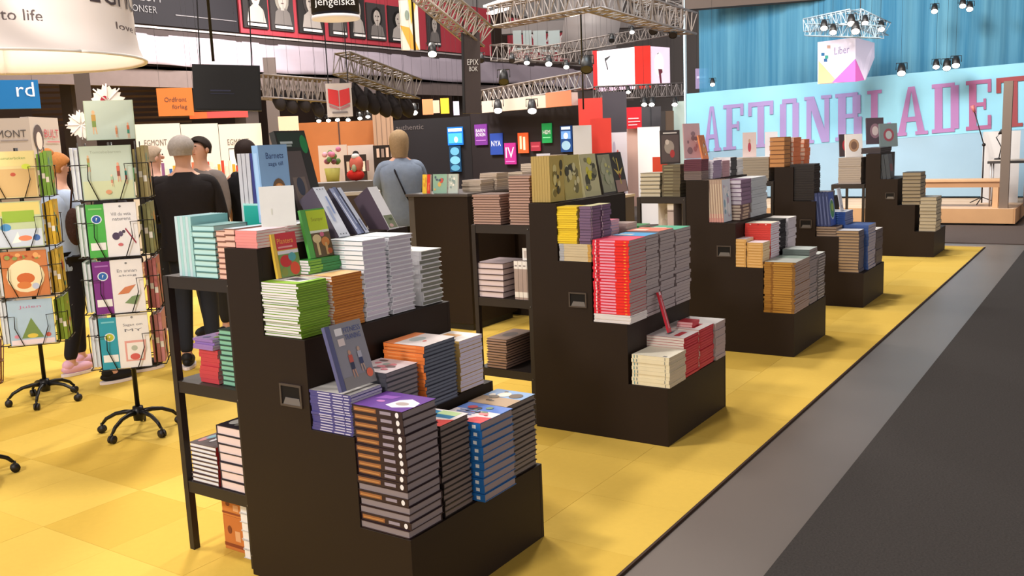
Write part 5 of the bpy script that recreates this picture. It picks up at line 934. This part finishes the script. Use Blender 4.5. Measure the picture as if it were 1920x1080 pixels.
MB().box((.02, .02, .0), (.32, .28, .999), mat('#8a7c74', .6)).build('pedestal', spk)
tag(spk, 'black loudspeaker on a grey pedestal at the right photo edge', 'speaker')
wb2 = panel('whiteboard', 'whitish board behind the desk lamp on the stage', 'board', 1842, 1912, 246, 330, 17.9, col='#d8d4d2', th=.04, zb=.264)
# curtain: pleated translucent blue gauze with the light band and letters
CX0, CX1, CY, ZT = -7.72, -1.55, 19.0, 6.2
def gauze():
    m = bpy.data.materials.new('blue gauze'); m.use_nodes = True; n = m.node_tree; n.nodes.remove(n.nodes['Principled BSDF']); out = n.nodes['Material Output']
    tc = n.nodes.new('ShaderNodeTexCoord'); mp = n.nodes.new('ShaderNodeMapping'); mp.inputs['Scale'].default_value = (3.2, 0, .06)
    n.links.new(tc.outputs['Object'], mp.inputs[0]); no = n.nodes.new('ShaderNodeTexNoise'); no.inputs['Scale'].default_value = 1.0; no.inputs['Detail'].default_value = 6; no.inputs['Roughness'].default_value = .75
    n.links.new(mp.outputs[0], no.inputs['Vector']); r = n.nodes.new('ShaderNodeValToRGB'); r.color_ramp.elements[0].position = .32; r.color_ramp.elements[1].position = .68
    r.color_ramp.elements[0].color = lin('#3c88b4'); r.color_ramp.elements[1].color = lin('#82c4e0')
    n.links.new(no.outputs['Fac'], r.inputs[0]); df = n.nodes.new('ShaderNodeBsdfDiffuse'); tl = n.nodes.new('ShaderNodeBsdfTranslucent'); tr = n.nodes.new('ShaderNodeBsdfTransparent')
    tr.inputs[0].default_value = lin('#a8d8f0')
    n.links.new(r.outputs[0], df.inputs[0]); n.links.new(r.outputs[0], tl.inputs[0]); a = n.nodes.new('ShaderNodeMixShader'); a.inputs[0].default_value = .35
    n.links.new(df.outputs[0], a.inputs[1]); n.links.new(tl.outputs[0], a.inputs[2]); b = n.nodes.new('ShaderNodeMixShader'); b.inputs[0].default_value = .22
    n.links.new(a.outputs[0], b.inputs[1]); n.links.new(tr.outputs[0], b.inputs[2]); n.links.new(b.outputs[0], out.inputs[0]); return m
GM = gauze(); cu = MB(); NX = 300; vs = []
def cyw(x): return CY+.025*math.sin(x*9)+.012*math.sin(x*23+1)
for i in range(NX+1):
    x = CX0+(CX1-CX0)*i/NX
    for z in (.27, 1.2, 2.4, 3.8, 5.0, ZT): vs.append((x, cyw(x), z))
cu.add(vs, [(i*6+j, (i+1)*6+j, (i+1)*6+j+1, i*6+j+1) for i in range(NX) for j in range(5)], GM, True)
co = cu.build('blue_curtain'); tag(co, 'tall translucent blue gauze curtain behind the stage', 'curtain')
# the light band with letters hangs just in front of the gauze, slightly crooked
Lp, Rp = A(1287, 176, Y=CY-.15), A(1925, 117, Y=CY-.15); Lb, Rb = A(1287, 287, Y=CY-.15), A(1925, 242, Y=CY-.15)
Lf, Rf = A(1287, 338, Y=CY-.15), A(1925, 335, Y=CY-.15)
bt = empty('printed_banner', (Lb.x, CY-.15, 1.0)); O = Vector(bt.location)
def quad(pts, m, name, y): MB().prism([(p.x-O.x, y, p.z-O.z) for p in pts], (0, .01, 0), m).build(name, bt)
quad((Lb, Rb, Rp, Lp), mat('#94cfe6', .9, var=.05, scale=2), 'light_band', 0)
quad((Vector((Lf.x, 0, .30)), Vector((Rf.x, 0, .30)), Rb, Lb), mat('#9ab8cc', .9, var=.06, scale=2), 'lower_band', .005)
# slab letters in a unit cell
def R4(a, b, c, d): return [(a, b), (c, b), (c, d), (a, d)]
SL = {'A': [[(.08, 0), (.3, 0), (.52, 1), (.40, 1)], [(.70, 0), (.92, 0), (.60, 1), (.48, 1)], R4(.25, .28, .75, .38), R4(0, 0, .36, .07), R4(.62, 0, 1, .07)],
      'F': [R4(.15, 0, .42, 1), R4(0, 0, .6, .07), R4(0, .92, .95, 1), R4(.80, .74, .95, .92), R4(.42, .48, .75, .56), R4(.65, .42, .75, .62)],
      'T': [R4(.37, 0, .63, 1), R4(.22, 0, .78, .07), R4(0, .90, 1, 1), R4(0, .70, .14, .9), R4(.86, .70, 1, .9)],
      'O': [R4(.08, .1, .36, .9), R4(.64, .1, .92, .9), R4(.18, 0, .82, .1), R4(.18, .9, .82, 1)],
      'N': [R4(.08, 0, .26, 1), R4(.74, 0, .92, 1), [(.10, 1), (.36, 1), (.90, 0), (.64, 0)], R4(0, 0, .36, .07), R4(0, .93, .30, 1), R4(.62, .93, 1, 1)],
      'B': [R4(.10, 0, .38, 1), R4(0, 0, .8, .08), R4(0, .92, .8, 1), R4(.3, .47, .8, .56), R4(.66, .06, .94, .48), R4(.62, .55, .90, .94)],
      'L': [R4(.15, 0, .42, 1), R4(0, .93, .58, 1), R4(0, 0, .95, .08), R4(.80, .08, .95, .30)],
      'D': [R4(.10, 0, .38, 1), R4(0, 0, .8, .08), R4(0, .92, .8, 1), R4(.66, .06, .94, .94)],
      'E': [R4(.12, 0, .40, 1), R4(0, 0, .95, .08), R4(0, .92, .95, 1), R4(.4, .47, .75, .55), R4(.66, .40, .76, .62), R4(.82, .08, .95, .28), R4(.82, .74, .95, .92)]}
LT = [('A', 1317, 1352), ('F', 1356, 1396), ('T', 1403, 1450), ('O', 1459, 1501), ('N', 1508, 1559), ('B', 1566, 1619), ('L', 1626, 1673), ('A', 1678, 1740), ('D', 1747, 1801), ('E', 1811, 1861), ('T', 1868, 1932)]
for k, (ch, xa, xb) in enumerate(LT):
    yb = lambda x: 284-(x-1330)*.081; yt = lambda x: 200-(x-1330)*.099
    c = [A(x, y, Y=CY-.165) for x, y in ((xa, yb(xa)), (xb, yb(xb)), (xb, yt(xb)), (xa, yt(xa)))]
    m = MB(); mm = mat('#a08cbe' if k < 6 else '#aa7cb0' if k < 9 else '#a86890' if k < 10 else '#9a4c50', .8)
    for sh in SL[ch]:
        P = []
        for u, v in sh:
            q_ = (c[0]*(1-u)+c[1]*u)*(1-v)+(c[3]*(1-u)+c[2]*u)*v; P.append((q_.x-O.x, -.012, q_.z-O.z))
        m.prism([(a_, b_-.0015*SL[ch].index(sh), c_) for a_, b_, c_ in P], (0, -.004, 0), mm)
    m.build('letter', bt)
tag(bt, 'light blue banner with mauve slab lettering AFTONBLADET hanging on the curtain', 'banner')
ef = MB().box((-.02, -.04, 0), (.02, .04, 4.2), mat('#c8dce4', .5)).build('curtain_edge', None, (A(1285, 150, Y=CY-.1).x, CY-.1, .264)); tag(ef, 'thin pale vertical edge strip at the left side of the blue curtain', 'strip')
panel('sign', 'pinkish emblem square on the left part of the blue curtain', 'sign', 1304, 1330, 128, 166, 21.0, col='#a88fb0', th=.02, shapes=[('r', .1, .5, .9, .62, '#d8c8e0'), ('r', .25, .25, .75, .35, '#c89ab0')]).location.y -= 0
# polygon sign
ls2 = empty('polygon_sign', tuple(A(1604, 110, d=17.9))); O2 = Vector(ls2.location)
def pq(px, d, m, name, th=.04):
    P = [A(x, y, d=d_) - O2 for (x, y), d_ in zip(px, d)]; MB().prism(P, (0, th, 0), m).build(name, ls2)
WS = mat('#ece4f4', .6, .25)
pq([(1533, 158), (1604, 153), (1604, 70), (1533, 79)], [18.4, 17.9, 17.9, 18.4], WS, 'left_face')
pq([(1604, 153), (1622, 150), (1639, 108), (1639, 80), (1604, 70)], [17.9, 18.1, 18.4, 18.4, 17.9], mat('#dcd4ea', .6, .2), 'right_face')
pq([(1534, 157), (1564, 155), (1565, 147), (1535, 114)], [18.35, 18.15, 18.15, 18.35], mat('#f0b888', .6, .1), 'orange_triangle', -.01)
pq([(1560, 155), (1604, 153), (1604, 110)], [18.12, 17.85, 17.85], mat('#cc6ab8', .6, .1), 'magenta_triangle', -.01)
pq([(1604, 153), (1621, 150), (1604, 110)], [17.85, 18.0, 17.85], mat('#c060ac', .6, .1), 'magenta_triangle', -.01)
for (x, y, c) in ((1543, 102, '#2a6a9a'), (1550, 107, '#3a9a8a'), (1548, 113, '#2a5a8a'), (1554, 88, '#e8b8a0')): pq([(x-3, y+3), (x+3, y+3), (x+3, y-3), (x-3, y-3)], [18.1]*4, mat(c, .6), 'dot', -.01)
tv_, tf = textmesh('Liber'); m = MB(); pa, pb = A(1565, 103, d=17.98)-O2, A(1593, 99, d=17.8)-O2; hh = .13
m.add([pa+(pb-pa)*u+Vector((0, -.02, v*hh)) for u, v in tv_], tf, mat('#8a7aa0', .6)); m.build('lettering', ls2)
MB().tube([(0, .3, 0), (0, .3, 2.5)], .01, WIRE, 5).build('cable', ls2)
tag(ls2, 'white polygonal hanging sign reading Liber with orange and magenta triangles', 'sign')
# ------------------------------------------------------------------ trusses and spotlights overhead
def tr(lb, a, b, size, n, col='#857a74'): return truss(lb, tuple(A(a[0], a[1], d=a[2])), tuple(A(b[0], b[1], d=b[2])), size, n, col)
tr('pale lattice truss running down to the tall black hanging sign', (795, -20, 10.0), (905, 72, 10.4), .24, 14, '#a09488')
tr('lattice truss rising to the right above the lit screens', (930, 32, 17), (1120, -8, 15), .36, 14)
tr('lattice truss descending to the top left corner of the blue curtain', (1110, -6, 15), (1290, 46, 17.3), .36, 16)
tr('short vertical truss hanging above the curtain corner', (1205, 48, 16.6), (1205, -50, 16.6), .28, 8)
tr('second short vertical truss left of the curtain edge', (1265, 52, 17), (1265, -50, 17), .28, 8)
tr('thin lattice truss behind the lit screens', (960, 108, 20), (1280, 52, 21), .22, 26)
tr('level lattice truss above the white cloth on the right', (930, 98, 22), (1110, 108, 25), .35, 16)
tr('horizontal lattice truss over the black booth', (900, 185, 19.5), (1100, 150, 17), .28, 20, '#8a7f7a')
tr('horizontal lattice truss left of the red book banner', (485, 162, 15), (612, 172, 15.5), .34, 14, '#7a706c')
tr('dark lattice truss sloping right from the red book banner', (640, 118, 12), (775, 168, 13), .26, 14, '#6f6660')
tr('lattice truss under the lit screens on the right', (1115, 175, 21), (1284, 168, 21.5), .28, 18, '#7f7572')
tr('lattice truss ring left edge above the polygon sign', (1512, 48, 18), (1600, 30, 17.6), .22, 10, '#a8bcc8')
tr('lattice truss ring right edge above the polygon sign', (1602, 30, 17.6), (1658, 56, 18.2), .22, 8, '#a8bcc8')
tr('lattice truss ring front edge above the polygon sign', (1514, 56, 17.8), (1656, 60, 17.4), .20, 14, '#a8bcc8')
dk = ['under the dark sloping truss', 'under the truss left of the red book banner']
for i, (x, y, d) in enumerate(((655, 185, 12.2), (678, 192, 12.3), (700, 200, 12.5), (722, 205, 12.6), (742, 208, 12.8), (765, 206, 13), (525, 195, 15), (548, 200, 15.1), (572, 198, 15.2), (598, 208, 15.4))):
    p = A(x, y, d=d); e_ = empty('black_drape', tuple(p)); q_ = MB()
    q_.lathe([(.02, .34), (.07, .24), (.12, .08), (.11, -.04), (.05, -.12), (0, -.14)], (0, 0, 0), mat('#262122', .9), 14); o = q_.build('pouch', e_); o.rotation_euler = (0, R(-25), 0); o.scale = (.8, .8, .85)
    tag(e_, 'black fabric-covered lamp hanging %s, %s' % (dk[i > 5], ['first from left', 'second', 'third', 'fourth', 'fifth', 'rightmost', 'leftmost', 'second', 'third', 'rightmost'][i]), 'lamp', 'covered lamps under the trusses')
SP = [(598, 230, 16, .72), (616, 229, 16, .72), (633, 228, 16, .72), (653, 228, 16, .72), (675, 225, 16, .72), (690, 222, 16, .72), (725, 213, 16, .72), (734, 214, 16, .72), (777, 216, 16, 1.1), (811, 108, 15, 1.3), (934, 213, 18, 1.5), (998, 214, 17, 1.5), (1029, 125, 18, 1.2), (1062, 130, 18, 1), (988, 122, 18, 1), (960, 118, 18, 1), (902, 118, 18, 1.1),
      (1185, 64, 19, .9), (1225, 65, 17, 1.3), (1262, 72, 17, 1.3), (1147, 80, 19, 1), (1208, 200, 18, 1), (1222, 200, 18, 1), (1265, 200, 18, 1), (1178, 176, 20, .9), (1336, 162, 19.0, .9), (1545, 58, 17.5, 1.1), (1562, 66, 17.4, 1.1), (1596, 50, 17.4, 1.2), (1604, 65, 17.3, 1.3), (1622, 48, 17.5, 1), (1652, 60, 17.8, 1.1), (1690, 143, 18.3, 1.3), (1755, 130, 18.3, 1), (1775, 133, 18.3, 1.2), (1792, 128, 18.3, 1.2), (1752, 26, 18.3, 1), (1805, 16, 18.3, 1), (1818, 22, 18.3, 1), (945, 160, 13, 1.2), (1100, 138, 15, 1.6)]
OFF = {(960, 118), (902, 118), (1225, 65), (1262, 72), (1147, 80), (945, 160), (1100, 138)}
NEARW = lambda x, y: 'on the booth edge above the brown wall' if y > 205 and x < 700 else 'above the black booth' if y > 205 and x < 1010 else 'over the white valance cloth' if x < 1110 and y < 165 else 'near the lit hanging screens' if x < 1284 else 'above the polygon sign' if x < 1660 else 'in front of the upper blue curtain'
cnt = {}
for x, y, d, s_ in SP:
    p = A(x, y, d=d); wn = NEARW(x, y); cnt[wn] = cnt.get(wn, 0)+1
    o = spotlight(tuple(p+Vector((0, 0, .09*s_))), ('unlit' if (x, y) in OFF else 'lit')+' black spotlight '+wn, tilt=-42, yaw=yaw_to_cam(p.x, p.y), s=s_*.78, on=(x, y) not in OFF)
    o['group'] = 'spotlights '+wn
# number those that share a place by their order from the left
by = {}
for o in list(bpy.data.objects):
    if o.get('category') == 'spotlight': by.setdefault(o['label'], []).append(o)
NW = ['leftmost', 'second from left', 'third from left', 'fourth from left', 'fifth from left', 'sixth from left', 'seventh from left', 'eighth from left']
for lb, L_ in by.items():
    if len(L_) > 1:
        L_.sort(key=lambda o: math.atan2(o.location.x, o.location.y))
        for i, o in enumerate(L_): o['label'] = lb+', '+(NW[i] if i < len(NW) else 'rightmost')
# windows and ceiling gear at the far end
for i, (xa, xb) in enumerate(((962, 978), (981, 997), (1000, 1024), (1028, 1050), (1062, 1082), (1086, 1106))):
    o = panel('window_%d' % (i+1), None, None, xa, xb, 57, 98, 27, col='#8f9894', th=.05, rough=.3); struct(o)
o = panel('trim_20', None, None, 940, 1284, 36, 56, 28, col='#8a8280', th=.4); struct(o)
for i, (x, y, w_, c) in enumerate(((930, 8, .55, '#f4f0ea'), (1078, 28, .3, '#f0ece6'), (935, 22, .5, '#e8e4e0'))):
    p = A(x, y, d=24); o = MB().box((-w_, -.1, 0), (w_, .1, .05), mat(c, .4, 3)).build('ceiling_lamp', None, tuple(p), (0, 0, R(-30)))
    tag(o, ['bright tubular ceiling lamp top centre', 'small ceiling lamp above the thin truss', 'second tubular ceiling lamp top centre'][i], 'lamp')
dct = MB().tube([tuple(A(1060, 45, d=26)), tuple(A(1160, 60, d=26))], .9, mat('#8f8785', .5), 20).build('air_duct'); tag(dct, 'wide grey ventilation duct under the ceiling behind the trusses', 'duct')
o = panel('valance_end', 'dark upright pier above the left corner of the blue curtain', 'beam', 1284, 1560, -60, 8, 19.6, col='#5a4c44', th=.3)
# vertical hanging cables
for i, (x, y0, d) in enumerate(((1094, 205, 16), (400, 115, 9), (778, 95, 12))):
    p = A(x, y0, d=d); o = MB().tube([(0, 0, 0), (0, 0, 5)], .014, WIRE, 6).build('hanging_cable', None, tuple(p)); tag(o, 'thin dark hanging cable '+['right of the small red poster', 'above the hanging screen', 'before the white valance cloth'][i], 'cable')
# brown board behind the sloping truss and yellow figures over the booth
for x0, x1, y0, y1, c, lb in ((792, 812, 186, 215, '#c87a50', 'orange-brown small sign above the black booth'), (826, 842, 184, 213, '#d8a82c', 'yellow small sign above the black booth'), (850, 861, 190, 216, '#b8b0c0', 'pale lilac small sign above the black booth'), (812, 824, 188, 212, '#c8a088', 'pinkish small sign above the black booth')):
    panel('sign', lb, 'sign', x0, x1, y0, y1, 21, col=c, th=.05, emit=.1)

# everything that hangs gets its thin suspension cables up to the ceiling
bpy.context.view_layer.update()
def world_box(o):
    pts = [q.matrix_world @ Vector(c) for q in [o]+list(o.children_recursive) if q.type == 'MESH' for c in q.bound_box]
    return [min(p[i] for p in pts) for i in range(3)], [max(p[i] for p in pts) for i in range(3)]
for o in list(bpy.data.objects):
    if o.parent or 'category' not in o.keys(): continue
    lo, hi = world_box(o) if o.type != 'EMPTY' or o.children else ((0, 0, 0), (0, 0, 0))
    if o['category'] in ('spotlight', 'truss', 'sign', 'screen', 'strip', 'lamp', 'duct', 'cable', 'banner', 'beam', 'curtain') and (lo[2] > 1.9 or o['category'] in ('curtain',)) and not (o['category'] == 'banner' and lo[0] < -16):
        a, b = Vector((lo[0]*.8+hi[0]*.2, lo[1]*.8+hi[1]*.2, hi[2])), Vector((lo[0]*.2+hi[0]*.8, lo[1]*.2+hi[1]*.8, hi[2]))
        if o['category'] in ('sign', 'screen', 'banner') and o.get('W'):
            m = o.matrix_world; a, b = m @ Vector((o['W']*.1, .02, o['Hh'])), m @ Vector((o['W']*.9, .02, o['Hh']))
        if o['category'] == 'truss':
            ch = [q for q in o.children if q.name.startswith('chord')]; L = max(v.co.x for v in ch[0].data.vertices); a, b = o.matrix_world @ Vector((L*.15, 0, 0)), o.matrix_world @ Vector((L*.85, 0, 0))
        if o['category'] in ('spotlight', 'lamp', 'cable'): a = b = Vector(((lo[0]+hi[0])/2, (lo[1]+hi[1])/2, hi[2]-.02))
        if a.z > 9.4: continue
        m = MB()
        for p in ([a] if a == b else [a, b]): m.tube([p-Vector((0, 0, .03)), Vector((p.x, p.y, 9.49))], .0022, WIRE, 4)
        c = m.build('suspension_cable', o); c.matrix_parent_inverse = o.matrix_world.inverted()
